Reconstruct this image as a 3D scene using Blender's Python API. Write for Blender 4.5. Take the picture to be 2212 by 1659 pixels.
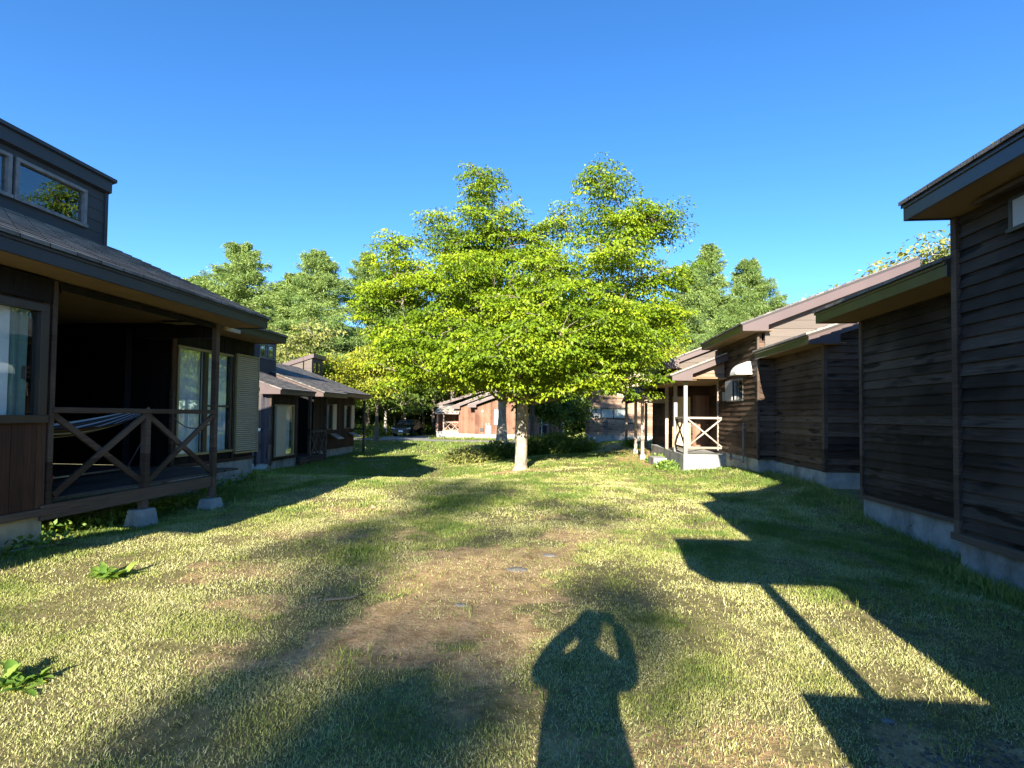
import bpy, bmesh, math, random
import numpy as np
from math import radians, sin, cos, pi
from mathutils import Vector, Matrix
random.seed(7); rng = np.random.default_rng(11)
S = bpy.context.scene
for o in list(bpy.data.objects): bpy.data.objects.remove(o)
COL = S.collection

# ------------------------------------------------------------------ camera
cam_d = bpy.data.cameras.new('camera'); cam = bpy.data.objects.new('camera', cam_d); COL.objects.link(cam)
S.camera = cam
cam.matrix_world = (Matrix.Translation((0, 0, 1.6)) @ Matrix.Rotation(radians(5.57), 4, 'Z')
                    @ Matrix.Rotation(radians(91.56), 4, 'X') @ Matrix.Rotation(radians(0.6), 4, 'Z'))
cam_d.sensor_width = 36; cam_d.lens = 36*1100/2212; cam_d.shift_y = 38.4/2212
cam_d.clip_start = 0.03; cam_d.clip_end = 3000
# ------------------------------------------------------------------ sky, sun, exposure
SUNDIR = Vector((0.08, 1.0, -0.379)).normalized()
W = bpy.data.worlds.new('World'); S.world = W; W.use_nodes = True
nt = W.node_tree; bg = nt.nodes['Background']
sky = nt.nodes.new('ShaderNodeTexSky'); sky.sky_type = 'NISHITA'; sky.sun_disc = False
sky.sun_elevation = math.asin(-SUNDIR.z); sky.sun_rotation = math.atan2(-SUNDIR.x, -SUNDIR.y)
sky.air_density = 1.0; sky.dust_density = 0.0; sky.ozone_density = 3.0; sky.altitude = 2200
hs = nt.nodes.new('ShaderNodeHueSaturation'); hs.inputs['Saturation'].default_value = 1.22; hs.inputs['Hue'].default_value = .5035
nt.links.new(sky.outputs[0], hs.inputs['Color']); nt.links.new(hs.outputs[0], bg.inputs[0])
bg.inputs[1].default_value = 0.098
sun_d = bpy.data.lights.new('sun', 'SUN'); sun = bpy.data.objects.new('sun', sun_d); COL.objects.link(sun)
sun_d.energy = 4.8; sun_d.angle = radians(0.5); sun_d.color = (1.0, 0.90, 0.74)
sun.rotation_euler = SUNDIR.to_track_quat('-Z', 'Y').to_euler(); sun.location = (-3, -30, 20)
S.view_settings.view_transform = 'Standard'; S.view_settings.look = 'None'
S.view_settings.exposure = 1.86; S.view_settings.gamma = 1.0
S.render.engine = 'CYCLES'
S.cycles.max_bounces = 6; S.cycles.diffuse_bounces = 3; S.cycles.transparent_max_bounces = 8

# ------------------------------------------------------------------ value noise
_P = rng.random((256, 256))
def vnoise(x, y, s):
    x = np.asarray(x)/s + 57.3; y = np.asarray(y)/s + 91.7
    xi = np.floor(x).astype(int); yi = np.floor(y).astype(int); fx = x-xi; fy = y-yi
    fx = fx*fx*(3-2*fx); fy = fy*fy*(3-2*fy)
    g = lambda a, b: _P[a % 256, b % 256]
    return (g(xi, yi)*(1-fx)+g(xi+1, yi)*fx)*(1-fy)+(g(xi, yi+1)*(1-fx)+g(xi+1, yi+1)*fx)*fy
def fbm(x, y, s, n=4):
    t = 0; a = 1; m = 0
    for k in range(n): t = t+a*vnoise(x+k*13.1, y-k*7.7, s); m += a; a *= .55; s *= .5
    return t/m
def sst(a, b, x):
    t = np.clip((x-a)/(b-a), 0, 1); return t*t*(3-2*t)

# ------------------------------------------------------------------ materials
MATS = {}
def mat(name, rough=0.8, spec=0.3):
    m = bpy.data.materials.new(name); m.use_nodes = True
    b = m.node_tree.nodes['Principled BSDF']
    b.inputs['Roughness'].default_value = rough
    b.inputs['Specular IOR Level'].default_value = spec
    MATS[name] = m
    return m, m.node_tree, b
def N(nt, t, **k):
    n = nt.nodes.new(t)
    for a, v in k.items(): setattr(n, a, v)
    return n
def ramp(nt, stops):
    r = N(nt, 'ShaderNodeValToRGB'); e = r.color_ramp.elements
    while len(e) < len(stops): e.new(0.5)
    for i, (p, c) in enumerate(stops): e[i].position = p; e[i].color = (*c, 1)
    return r
def coords(nt, scale, src='Object'):
    t = N(nt, 'ShaderNodeTexCoord'); m = N(nt, 'ShaderNodeMapping'); m.inputs['Scale'].default_value = scale
    nt.links.new(t.outputs[src], m.inputs[0]); return m.outputs[0]
def noise(nt, vec, scale, detail=4, rough=.6):
    n = N(nt, 'ShaderNodeTexNoise'); n.inputs['Scale'].default_value = scale
    n.inputs['Detail'].default_value = detail; n.inputs['Roughness'].default_value = rough
    nt.links.new(vec, n.inputs['Vector']); return n.outputs[0]
def mixc(nt, f, a, b, mode='MIX'):
    m = N(nt, 'ShaderNodeMix', data_type='RGBA', blend_type=mode)
    for s, v in ((m.inputs[0], f), (m.inputs[6], a), (m.inputs[7], b)):
        if hasattr(v, 'links') or hasattr(v, 'is_linked'): nt.links.new(v, s)
        elif isinstance(v, (int, float)): s.default_value = v
        else: s.default_value = (*v, 1)
    return m.outputs[2]
def bump(nt, b, h, s=.3, d=.02):
    n = N(nt, 'ShaderNodeBump'); n.inputs['Strength'].default_value = s; n.inputs['Distance'].default_value = d
    nt.links.new(h, n.inputs['Height']); nt.links.new(n.outputs[0], b.inputs['Normal'])
def plain(name, c, rough=.8, spec=.3, var=.25, sc=3., bmp=0., metal=0., stain=0.):
    m, nt, b = mat(name, rough, spec); v = coords(nt, (1, 1, 1)); n = noise(nt, v, sc, 5)
    r = ramp(nt, [(.25, [x*(1-var) for x in c]), (.75, [min(1, x*(1+var)) for x in c])])
    nt.links.new(n, r.inputs[0]); col = r.outputs[0]
    if stain:
        v2 = coords(nt, (1, 1, .45)); s1 = ramp(nt, [(.50, (0, 0, 0)), (.68, (stain, stain, stain))]); nt.links.new(noise(nt, v2, sc*.55, 7, .68), s1.inputs[0])
        col = mixc(nt, s1.outputs[0], col, [c[0]*.28, c[1]*.27, c[2]*.22])
    nt.links.new(col, b.inputs['Base Color'])
    b.inputs['Metallic'].default_value = metal
    if bmp: bump(nt, b, noise(nt, v, sc*12, 4), bmp, .01)
    return m
def boards(name, dark, mid, light, pitch, axis, rough=.75, grey=.5, seed=0., knots=True):
    """weathered boards: a colour per board, streaky grain along it, dark knots and stains.
    axis 'Z': boards stacked in height (horizontal laps); 'X'/'Y': vertical boards side by side along that axis"""
    m, nt, b = mat(name, rough, .25)
    t = N(nt, 'ShaderNodeTexCoord'); sp = N(nt, 'ShaderNodeSeparateXYZ'); nt.links.new(t.outputs['Object'], sp.inputs[0])
    src = {'Z': [sp.outputs[2]], 'X': [sp.outputs[0]], 'Y': [sp.outputs[1]], 'XY': [sp.outputs[0], sp.outputs[1]]}[axis]
    if len(src) == 2:
        a = N(nt, 'ShaderNodeMath', operation='ADD'); nt.links.new(src[0], a.inputs[0]); nt.links.new(src[1], a.inputs[1]); s = a.outputs[0]
    else: s = src[0]
    q = N(nt, 'ShaderNodeMath', operation='DIVIDE'); nt.links.new(s, q.inputs[0]); q.inputs[1].default_value = pitch
    f = N(nt, 'ShaderNodeMath', operation='FLOOR'); nt.links.new(q.outputs[0], f.inputs[0])
    ad = N(nt, 'ShaderNodeMath', operation='ADD'); nt.links.new(f.outputs[0], ad.inputs[0]); ad.inputs[1].default_value = seed+.37
    wn = N(nt, 'ShaderNodeTexWhiteNoise', noise_dimensions='1D'); nt.links.new(ad.outputs[0], wn.inputs['W'])
    off = N(nt, 'ShaderNodeVectorMath', operation='SCALE'); nt.links.new(wn.outputs['Color'], off.inputs[0]); off.inputs['Scale'].default_value = 37.
    sm = N(nt, 'ShaderNodeVectorMath', operation='ADD'); nt.links.new(t.outputs['Object'], sm.inputs[0]); nt.links.new(off.outputs[0], sm.inputs[1])
    sc = (1.2, 1.2, 26) if axis == 'Z' else (26, 26, 1.2)
    mp = N(nt, 'ShaderNodeMapping'); mp.inputs['Scale'].default_value = sc; nt.links.new(sm.outputs[0], mp.inputs[0])
    gr = noise(nt, mp.outputs[0], 2.2, 6, .7)
    mp2 = N(nt, 'ShaderNodeMapping'); mp2.inputs['Scale'].default_value = (1.6, 1.6, 9) if axis == 'Z' else (9, 9, 1.6)
    nt.links.new(sm.outputs[0], mp2.inputs[0])
    kn = noise(nt, mp2.outputs[0], 1.1, 2, .4)
    r = ramp(nt, [(.25, dark), (.5, mid), (.78, light)])
    mx = N(nt, 'ShaderNodeMath', operation='MULTIPLY_ADD'); nt.links.new(gr, mx.inputs[0]); mx.inputs[1].default_value = .62
    mw = N(nt, 'ShaderNodeMath', operation='MULTIPLY'); nt.links.new(wn.outputs[0], mw.inputs[0]); mw.inputs[1].default_value = .32
    nt.links.new(mw.outputs[0], mx.inputs[2]); nt.links.new(mx.outputs[0], r.inputs[0])
    col = r.outputs[0]
    # bleached patches, larger scale
    big = noise(nt, t.outputs['Object'], .9, 3, .5); rb = ramp(nt, [(.42, (0, 0, 0)), (.68, (grey, grey, grey))]); nt.links.new(big, rb.inputs[0])
    col = mixc(nt, rb.outputs[0], col, light)
    if knots:
        rk = ramp(nt, [(.60, (0, 0, 0)), (.68, (.85, .85, .85))]); nt.links.new(kn, rk.inputs[0])
        col = mixc(nt, rk.outputs[0], col, [x*.35 for x in dark])
    nt.links.new(col, b.inputs['Base Color']); bump(nt, b, gr, .35, .006)
    return m
WHT = (.8, .8, .8)
boards('lap_dark', (.007, .005, .0045), (.026, .017, .013), (.112, .090, .076), .139, 'Z', seed=3)
boards('lap_mid', (.014, .008, .006), (.056, .032, .021), (.18, .122, .088), .139, 'Z', seed=9)
boards('lap_light', (.16, .10, .065), (.30, .20, .14), (.42, .32, .24), .139, 'Z', seed=5)
boards('vert_red', (.012, .007, .006), (.058, .027, .017), (.135, .075, .048), .14, 'XY', grey=.25, seed=1, knots=False)
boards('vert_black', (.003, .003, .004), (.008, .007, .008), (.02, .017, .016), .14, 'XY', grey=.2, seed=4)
boards('vert_brown', (.10, .042, .028), (.18, .09, .056), (.29, .19, .13), .16, 'XY', grey=.4, seed=6, knots=False)
boards('vert_dark', (.006, .004, .004), (.026, .014, .010), (.07, .042, .03), .14, 'XY', grey=.25, seed=12, knots=False)
boards('vert_blue', (.02, .02, .028), (.05, .045, .055), (.11, .085, .08), .12, 'XY', grey=.5, seed=8)
boards('timber', (.026, .016, .011), (.080, .054, .040), (.16, .118, .09), .5, 'Z', grey=.4, seed=2, knots=False)
boards('timber_pale', (.22, .17, .14), (.38, .32, .265), (.52, .46, .39), .5, 'Z', grey=.4, seed=2, knots=False)
boards('deck_wood', (.02, .017, .017), (.05, .045, .045), (.10, .09, .085), .12, 'X', grey=.4, seed=2)
boards('siding_pale', (.095, .078, .068), (.125, .104, .09), (.16, .135, .115), .2, 'Z', grey=.3, seed=2, knots=False)
plain('fascia_grey', (.030, .032, .038), .45, .4, .15, 1.5)
plain('siding_charcoal', (.040, .043, .050), .6, .3, .18, 2.)
plain('fascia_brown', (.092, .064, .061), .38, .5, .14, 1.2)
plain('fascia_side', (.050, .041, .034), .3, .6, .35, 2.2)
plain('fascia_navy', (.030, .034, .050), .3, .6, .15, 1.2)
plain('soffit', (.25, .175, .10), .8, .2, .14, 2.)
plain('concrete', (.34, .345, .33), .95, .1, .28, 4., .35, stain=.7)
plain('concrete_yellow', (.42, .36, .24), .95, .1, .2, 4., .3, stain=.4)
plain('frame_bronze', (.035, .028, .024), .45, .5, .1)
plain('frame_grey', (.17, .17, .175), .6, .3, .35, 8.)
plain('frame_gold', (.30, .25, .13), .4, .5, .1)
plain('shutter', (.50, .44, .33), .5, .4, .06, 3.)
plain('white_metal', (.80, .80, .78), .4, .5, .03)
plain('panel_grey', (.36, .37, .39), .5, .4, .06)
plain('beige', (.62, .50, .30), .6, .3, .12)
plain('curtain', (.93, .94, .95), .95, .1, .12, 6.)
plain('curtain_green', (.22, .36, .32), .95, .1, .12, 6.)
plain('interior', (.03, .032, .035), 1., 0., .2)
plain('dark_metal', (.02, .02, .022), .4, .5, .1)
plain('steel', (.40, .41, .42), .35, .5, .1, metal=.8)
plain('bark', (.36, .315, .245), .95, .1, .5, 9., 1., stain=.9)
plain('bark_dark', (.16, .135, .11), .95, .1, .4, 6., .6)
plain('bark_pale', (.42, .38, .31), .95, .1, .35, 5., .6)
plain('twig', (.20, .17, .13), .95, .1, .3, 4.)
plain('car_paint', (.004, .006, .010), .25, .3, .05)
plain('rubber', (.012, .012, .012), .9, .2, .1)
plain('chrome', (.75, .76, .78), .15, .8, .02, metal=.9)
plain('gravel_mat', (.15, .125, .10), .95, .05, .45, 30.)
plain('stone', (.22, .205, .18), .9, .2, .3, 12., .6)
plain('road_mat', (.28, .27, .26), .95, .1, .2, 2., .3)
plain('red_plastic', (.32, .03, .02), .4, .5, .1)
plain('skin', (.55, .36, .27), .6, .3, .05)
plain('jacket', (.03, .035, .05), .9, .1, .2)
plain('trousers', (.04, .04, .045), .9, .1, .2)
plain('hair', (.01, .008, .007), .7, .3, .2)

def shingle(name, a, b_, pitch):
    m, nt, b = mat(name, .9, .2); t = N(nt, 'ShaderNodeTexCoord')
    br = N(nt, 'ShaderNodeTexBrick'); br.offset = .5
    mp = N(nt, 'ShaderNodeMapping'); mp.inputs['Rotation'].default_value = (0, 0, pi/2); nt.links.new(t.outputs['Object'], mp.inputs[0]); nt.links.new(mp.outputs[0], br.inputs[0])
    br.inputs['Scale'].default_value = 1.; br.inputs['Brick Width'].default_value = .3; br.inputs['Row Height'].default_value = pitch
    br.inputs['Mortar Size'].default_value = .006; br.inputs['Color1'].default_value = (*a, 1); br.inputs['Color2'].default_value = (*b_, 1); br.inputs['Mortar'].default_value = (*[x*.3 for x in a], 1)
    n = noise(nt, t.outputs['Object'], 3., 5); r = ramp(nt, [(.3, (.6, .6, .6)), (.7, (1.3, 1.3, 1.3))]); nt.links.new(n, r.inputs[0])
    c = mixc(nt, 1., br.outputs[0], r.outputs[0], 'MULTIPLY'); nt.links.new(c, b.inputs['Base Color'])
    bump(nt, b, noise(nt, t.outputs['Object'], 60., 3), .5, .01)
shingle('shingle', (.13, .12, .11), (.22, .205, .185), .2)
shingle('shingle_pale', (.34, .30, .26), (.46, .42, .36), .2)

def foliage(name, a, b_, c, trans=.35):
    m = bpy.data.materials.new(name); m.use_nodes = True; nt = m.node_tree; nt.nodes.clear(); MATS[name] = m
    at = N(nt, 'ShaderNodeAttribute', attribute_name='lv'); r = ramp(nt, [(.0, a), (.5, b_), (1., c)]); nt.links.new(at.outputs['Fac'], r.inputs[0])
    d = N(nt, 'ShaderNodeBsdfDiffuse'); tr = N(nt, 'ShaderNodeBsdfTranslucent'); g = N(nt, 'ShaderNodeBsdfGlossy'); g.inputs['Roughness'].default_value = .45
    nt.links.new(r.outputs[0], d.inputs[0])
    tc = mixc(nt, .5, r.outputs[0], (.34, .42, .02)); nt.links.new(tc, tr.inputs[0])
    m1 = N(nt, 'ShaderNodeMixShader'); m1.inputs[0].default_value = trans; nt.links.new(d.outputs[0], m1.inputs[1]); nt.links.new(tr.outputs[0], m1.inputs[2])
    m2 = N(nt, 'ShaderNodeMixShader'); m2.inputs[0].default_value = .02; nt.links.new(m1.outputs[0], m2.inputs[1]); nt.links.new(g.outputs[0], m2.inputs[2])
    o = N(nt, 'ShaderNodeOutputMaterial'); nt.links.new(m2.outputs[0], o.inputs[0]); return m
foliage('leaf_maple', (.05, .110, .008), (.17, .265, .012), (.34, .42, .018), .28)
foliage('leaf_larch', (.085, .15, .045), (.19, .29, .08), (.35, .44, .13), .3)
foliage('leaf_dark', (.035, .07, .012), (.09, .15, .025), (.18, .25, .04), .3)
foliage('leaf_olive', (.10, .13, .035), (.22, .24, .065), (.36, .36, .11), .25)
foliage('leaf_yellow', (.14, .18, .02), (.28, .32, .03), (.44, .42, .05), .3)
foliage('leaf_weed', (.05, .12, .02), (.14, .26, .04), (.30, .40, .08), .35)
foliage('blade', (.12, .20, .035), (.42, .44, .135), (.69, .63, .36), .25)

def glass():
    m = bpy.data.materials.new('glass'); m.use_nodes = True; nt = m.node_tree; nt.nodes.clear(); MATS['glass'] = m
    g = N(nt, 'ShaderNodeBsdfGlossy'); g.inputs['Roughness'].default_value = .01; g.inputs[0].default_value = (.9, .95, .95, 1)
    t = N(nt, 'ShaderNodeBsdfTransparent'); t.inputs[0].default_value = (.92, .95, .94, 1)
    lw = N(nt, 'ShaderNodeLayerWeight'); lw.inputs[0].default_value = .5
    pw = N(nt, 'ShaderNodeMath', operation='POWER'); pw.inputs[1].default_value = 3.2; nt.links.new(lw.outputs['Facing'], pw.inputs[0])
    f = N(nt, 'ShaderNodeMath', operation='MULTIPLY_ADD'); f.inputs[1].default_value = .9; f.inputs[2].default_value = .07; nt.links.new(pw.outputs[0], f.inputs[0])
    x = N(nt, 'ShaderNodeMixShader'); nt.links.new(f.outputs[0], x.inputs[0]); nt.links.new(t.outputs[0], x.inputs[1]); nt.links.new(g.outputs[0], x.inputs[2])
    o = N(nt, 'ShaderNodeOutputMaterial'); nt.links.new(x.outputs[0], o.inputs[0])
glass()
m, nt_, b_ = mat('windscreen', .04, .9); b_.inputs['Base Color'].default_value = (.01, .02, .045, 1)

# hammock cloth: stripes across its width (object Y->local UV by vertex attribute)
m, nt_, b_ = mat('hammock_cloth', .9, .1)
a_ = N(nt_, 'ShaderNodeAttribute', attribute_name='lv'); mm = N(nt_, 'ShaderNodeMath', operation='MULTIPLY'); mm.inputs[1].default_value = 6.
nt_.links.new(a_.outputs['Fac'], mm.inputs[0]); fr = N(nt_, 'ShaderNodeMath', operation='FRACT'); nt_.links.new(mm.outputs[0], fr.inputs[0])
r_ = ramp(nt_, [(0, (.9, .92, .94)), (.34, (.045, .06, .11)), (.6, (.26, .17, .10)), (.8, (.05, .06, .10))]); r_.color_ramp.interpolation = 'CONSTANT'
nt_.links.new(fr.outputs[0], r_.inputs[0]); nt_.links.new(r_.outputs[0], b_.inputs['Base Color'])

# ground: soil/turf seen between the blades, dirt mask in the 'lv' attribute
m, nt_, b_ = mat('lawn_ground', .98, .1)
a_ = N(nt_, 'ShaderNodeAttribute', attribute_name='lv'); v_ = coords(nt_, (1, 1, 1))
n1 = noise(nt_, v_, 9., 6, .7); n2 = noise(nt_, v_, 60., 5, .7)
rg = ramp(nt_, [(.3, (.11, .105, .035)), (.7, (.32, .27, .13))]); nt_.links.new(n1, rg.inputs[0])
rd = ramp(nt_, [(.3, (.40, .265, .13)), (.7, (.68, .51, .29))]); nt_.links.new(n2, rd.inputs[0])
n3 = noise(nt_, v_, 22., 6, .75); ma = N(nt_, 'ShaderNodeMath', operation='MULTIPLY_ADD'); nt_.links.new(n3, ma.inputs[0]); ma.inputs[1].default_value = 1.3; ma.inputs[2].default_value = -.65
mb_ = N(nt_, 'ShaderNodeMath', operation='ADD'); nt_.links.new(ma.outputs[0], mb_.inputs[0]); nt_.links.new(a_.outputs['Fac'], mb_.inputs[1])
mr = ramp(nt_, [(.32, (0, 0, 0)), (.56, (1, 1, 1))]); nt_.links.new(mb_.outputs[0], mr.inputs[0])
n4 = noise(nt_, v_, 5., 5, .7); rk_ = ramp(nt_, [(.35, (.55, .5, .45)), (.65, (1.15, 1.1, 1.05))]); nt_.links.new(n4, rk_.inputs[0])
rdd = mixc(nt_, 1., rd.outputs[0], rk_.outputs[0], 'MULTIPLY')
cc = mixc(nt_, mr.outputs[0], rg.outputs[0], rdd); nt_.links.new(cc, b_.inputs['Base Color'])
bump(nt_, b_, n3, 1., .03)

# ------------------------------------------------------------------ object helpers
def link(name, me, parent=None, m=None, loc=False):
    o = bpy.data.objects.new(name, me); COL.objects.link(o)
    if m is not None:
        me.materials.clear(); me.materials.append(MATS[m])
    if parent is not None:
        o.parent = parent
        if not loc: o.matrix_parent_inverse = Matrix.Translation(-Vector(parent.location))
    return o
def tag(o, label=None, cat=None, group=None, kind=None):
    if label: o['label'] = label
    if cat: o['category'] = cat
    if group: o['group'] = group
    if kind: o['kind'] = kind
    return o
def empty(name, loc, label, cat, group=None):
    o = bpy.data.objects.new(name, None); COL.objects.link(o); o.location = loc; o.empty_display_size = .3
    return tag(o, label, cat, group)

class MB:
    def __init__(s): s.bm = bmesh.new()
    def box(s, x0, x1, y0, y1, z0, z1):
        if x0 > x1: x0, x1 = x1, x0
        if y0 > y1: y0, y1 = y1, y0
        v = [s.bm.verts.new(p) for p in ((x0, y0, z0), (x1, y0, z0), (x1, y1, z0), (x0, y1, z0), (x0, y0, z1), (x1, y0, z1), (x1, y1, z1), (x0, y1, z1))]
        for f in ((0, 3, 2, 1), (4, 5, 6, 7), (0, 1, 5, 4), (1, 2, 6, 5), (2, 3, 7, 6), (3, 0, 4, 7)): s.bm.faces.new([v[i] for i in f])
        return s
    def prism(s, pts, axis, a, b):
        """pts: 2D polygon; axis 'Y': pts are (x,z) extruded y a..b; 'X': pts are (y,z) extruded x a..b; 'Z': (x,y)"""
        mk = {'Y': lambda p, t: (p[0], t, p[1]), 'X': lambda p, t: (t, p[0], p[1]), 'Z': lambda p, t: (p[0], p[1], t)}[axis]
        A = [s.bm.verts.new(mk(p, a)) for p in pts]; B = [s.bm.verts.new(mk(p, b)) for p in pts]
        n = len(pts); s.bm.faces.new(A); s.bm.faces.new(B[::-1])
        for i in range(n): s.bm.faces.new((A[i], B[i], B[(i+1) % n], A[(i+1) % n]))
        return s
    def bar(s, p, q, w, h=None, up=(0, 0, 1)):
        p = Vector(p); q = Vector(q); h = h or w; d = (q-p).normalized(); u = Vector(up)
        if abs(d.dot(u)) > .98: u = Vector((0, 1, 0))
        r = d.cross(u).normalized(); u = r.cross(d).normalized(); V = []
        for e in (p, q):
            for a, b in ((-1, -1), (1, -1), (1, 1), (-1, 1)): V.append(s.bm.verts.new(e+r*a*w/2+u*b*h/2))
        for f in ((0, 1, 2, 3), (7, 6, 5, 4), (0, 4, 5, 1), (1, 5, 6, 2), (2, 6, 7, 3), (3, 7, 4, 0)): s.bm.faces.new([V[i] for i in f])
        return s
    def tube(s, pts, rs, n=8, cap=True):
        pts = [Vector(p) for p in pts]; rings = []
        if not hasattr(rs, '__len__'): rs = [rs]*len(pts)
        for i, p in enumerate(pts):
            d = (pts[min(i+1, len(pts)-1)]-pts[max(i-1, 0)]).normalized()
            u = Vector((0, 0, 1)) if abs(d.z) < .9 else Vector((0, 1, 0))
            a = d.cross(u).normalized(); b = d.cross(a).normalized()
            rings.append([s.bm.verts.new(p+(a*cos(2*pi*k/n)+b*sin(2*pi*k/n))*rs[i]) for k in range(n)])
        for r0, r1 in zip(rings, rings[1:]):
            for k in range(n): s.bm.faces.new((r0[k], r0[(k+1) % n], r1[(k+1) % n], r1[k]))
        if cap: s.bm.faces.new(rings[0]); s.bm.faces.new(rings[-1][::-1])
        return s
    def frustum(s, x, y, z0, z1, w0, w1):
        v = []
        for z, w in ((z0, w0/2), (z1, w1/2)):
            v += [s.bm.verts.new((x+a*w, y+b*w, z)) for a, b in ((-1, -1), (1, -1), (1, 1), (-1, 1))]
        for f in ((3, 2, 1, 0), (4, 5, 6, 7), (0, 1, 5, 4), (1, 2, 6, 5), (2, 3, 7, 6), (3, 0, 4, 7)): s.bm.faces.new([v[i] for i in f])
        return s
    def build(s, name, m, parent=None, bevel=0., smooth=False):
        bmesh.ops.recalc_face_normals(s.bm, faces=s.bm.faces)
        me = bpy.data.meshes.new(name)
        if parent is not None and False: pass
        s.bm.to_mesh(me); s.bm.free()
        if smooth:
            for p in me.polygons: p.use_smooth = True
        o = link(name, me, parent, m)
        if bevel:
            b = o.modifiers.new('bevel', 'BEVEL'); b.width = bevel; b.segments = 1; b.limit_method = 'ANGLE'
        return o

def cutrects(a0, a1, z0, z1, ops):
    zs = sorted({z0, z1, *[min(max(o[2], z0), z1) for o in ops], *[min(max(o[3], z0), z1) for o in ops]}); out = []
    for q0, q1 in zip(zs, zs[1:]):
        if q1-q0 < 1e-4: continue
        zc = (q0+q1)/2; cur = a0
        for o in sorted([o for o in ops if o[2] < zc < o[3]]):
            if o[0] > cur: out.append((cur, min(o[0], a1), q0, q1))
            cur = max(cur, o[1])
        if cur < a1: out.append((cur, a1, q0, q1))
    return out
def wall(axis, c, s, a0, a1, z0, z1, kind='lap', pitch=.139, ops=(), top=None, name='wall', m='lap_dark', parent=None):
    """axis 'X': wall in plane x=c, facing s*x, along y a0..a1. axis 'Y': wall in plane y=c along x. top(a)->z clips"""
    mb = MB(); th = .1
    def put(prof, lo, hi):     # prof: list of (offset outward, z)
        if hi-lo < .003: return
        if axis == 'X': mb.prism([(c+s*o, z) for o, z in prof], 'Y', lo, hi)
        else:
            mb.prism([(c+s*o, z) for o, z in prof], 'X', lo, hi)
    if kind == 'lap' or kind == 'panel':
        dep = .032 if kind == 'lap' else .012
        k = math.floor(z0/pitch); z = k*pitch
        while z < (z1 if top is None else max(top(a0), top(a1))):
            lo, hi = max(z, z0), z+pitch
            if top is None: hi = min(hi, z1); cols = [(a0, a1, hi)]
            else:
                n = 60; g_ = [a0+(a1-a0)*i/n for i in range(n+1)]; full = [a for a in g_ if top(a) >= hi]; cols = []
                if full: cols.append((full[0], full[-1], hi))
                for a, b in zip(g_, g_[1:]):
                    if full and a >= full[0]-1e-6 and b <= full[-1]+1e-6: continue
                    t_ = min(hi, min(top(a), top(b))+.01)
                    if t_ > lo+.004: cols.append((a, b, t_))
                if not cols: break
            jog = random.uniform(-.002, .002)
            for q0, q1, y0, y1 in [r for c0, c1, h_ in cols for r in cutrects(c0, c1, lo, h_, ops)]:
                f0 = (y0-z)/pitch; f1 = (y1-z)/pitch
                cuts = [q0]
                if kind == 'lap' and q1-q0 > 1.2 and random.random() < .75: cuts.append(random.uniform(q0+.3, q1-.3))
                cuts.append(q1)
                for c0_, c1_ in zip(cuts, cuts[1:]):
                    j2 = jog+random.uniform(-.003, .003); dr_ = random.uniform(-.003, .003)
                    put([(-th, y0), (dep*(1-f0)+j2, y0+dr_*(len(cuts) > 2)), (dep*(1-f1)*1.+.002+j2, y1), (-th, y1)], c0_, c1_-(.004 if c1_ < q1 else 0))
            z += pitch
    else:
        a = a0
        while a < a1-1e-4:
            b = min(a+pitch*(1 if kind == 'vert' else 1), a1); zt = z1 if top is None else min(top(a), top(b))
            off = random.uniform(-.002, .004)
            for q0, q1, y0, y1 in cutrects(a+.003, b-.003, z0, zt, ops):
                put([(-th*.3, y0), (.012+off, y0), (.012+off, y1), (-th*.3, y1)], q0, q1)
            for q0, q1, y0, y1 in cutrects(a, b, z0, zt, ops):
                put([(-th, y0), (-th*.3-.001, y0), (-th*.3-.001, y1), (-th, y1)], q0, q1)
            a = b
    return mb.build(name, m, parent)
def roof(parent, xe, sg, ztop, pitch, run, y0, y1, fh=.2, box=.5, over=.0, mt='shingle', fas='fascia_brown', fasm='fascia_side', rh=None, rakes=(0, 1), soff=True, name='roof'):
    """sloping slab, eave at x=xe, rising towards sg*x; eave fascia, rake boards with boxed ends, flat soffit"""
    mb = MB(); cw = .2; n = int(run/cw); L = math.sqrt(1+pitch*pitch); e = .03
    for k in range(n):
        xa = xe-sg*.05+sg*k*cw; xb = xa+sg*cw; za = ztop+pitch*(abs(xa-xe)*(1 if k else -1)); zb = za+pitch*cw
        mb.prism([(xa, za-.02), (xa, za+.022), (xb, zb+.006), (xb, zb-.02)], 'Y', y0-e, y1+e)
    xr = xe+sg*n*cw
    r = mb.build(name, mt, parent)
    f = MB(); f.box(xe, xe+sg*.03, y0, y1, ztop-fh, ztop-.03); f.box(xe-sg*.02, xe, y0-.01, y1+.01, ztop-.075, ztop-.022)
    f.build('fascia', fasm, parent, .004)
    rh = rh or fh*1.05
    for k in rakes:
        ya, yb = ((y0-.025, y0+.01), (y1-.01, y1+.025))[k]
        g = MB(); zt = lambda x: ztop-.028+pitch*abs(x-xe)
        xb = xe+sg*box; q = max(ztop-fh, zt(xb)-rh)
        g.prism([(xe, zt(xe)), (xe, ztop-fh), (xb, ztop-fh), (xb, zt(xb)-rh)] + [(xr, zt(xr)-rh), (xr, zt(xr))], 'Y', ya, yb)
        g.box(xe, xr, ya, yb, 0, 0.0001) if False else None
        g.build('rake_board', fas, parent, .003)
        h = MB(); sl = pitch
        h.prism([(xe-sg*.02, ztop-.026), (xe-sg*.02, ztop-.07), (xr, zt(xr)-.045), (xr, zt(xr)+.002)], 'Y', ya-.012 if k == 0 else yb, ya if k == 0 else yb+.012)
        h.build('drip_edge', fasm, parent)
    if soff:
        u = MB(); u.box(xe+sg*.03, xe+sg*(box+.12), y0+.012, y1-.012, ztop-fh+.012, ztop-fh+.03); u.build('soffit', 'soffit', parent)
    return r
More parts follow.
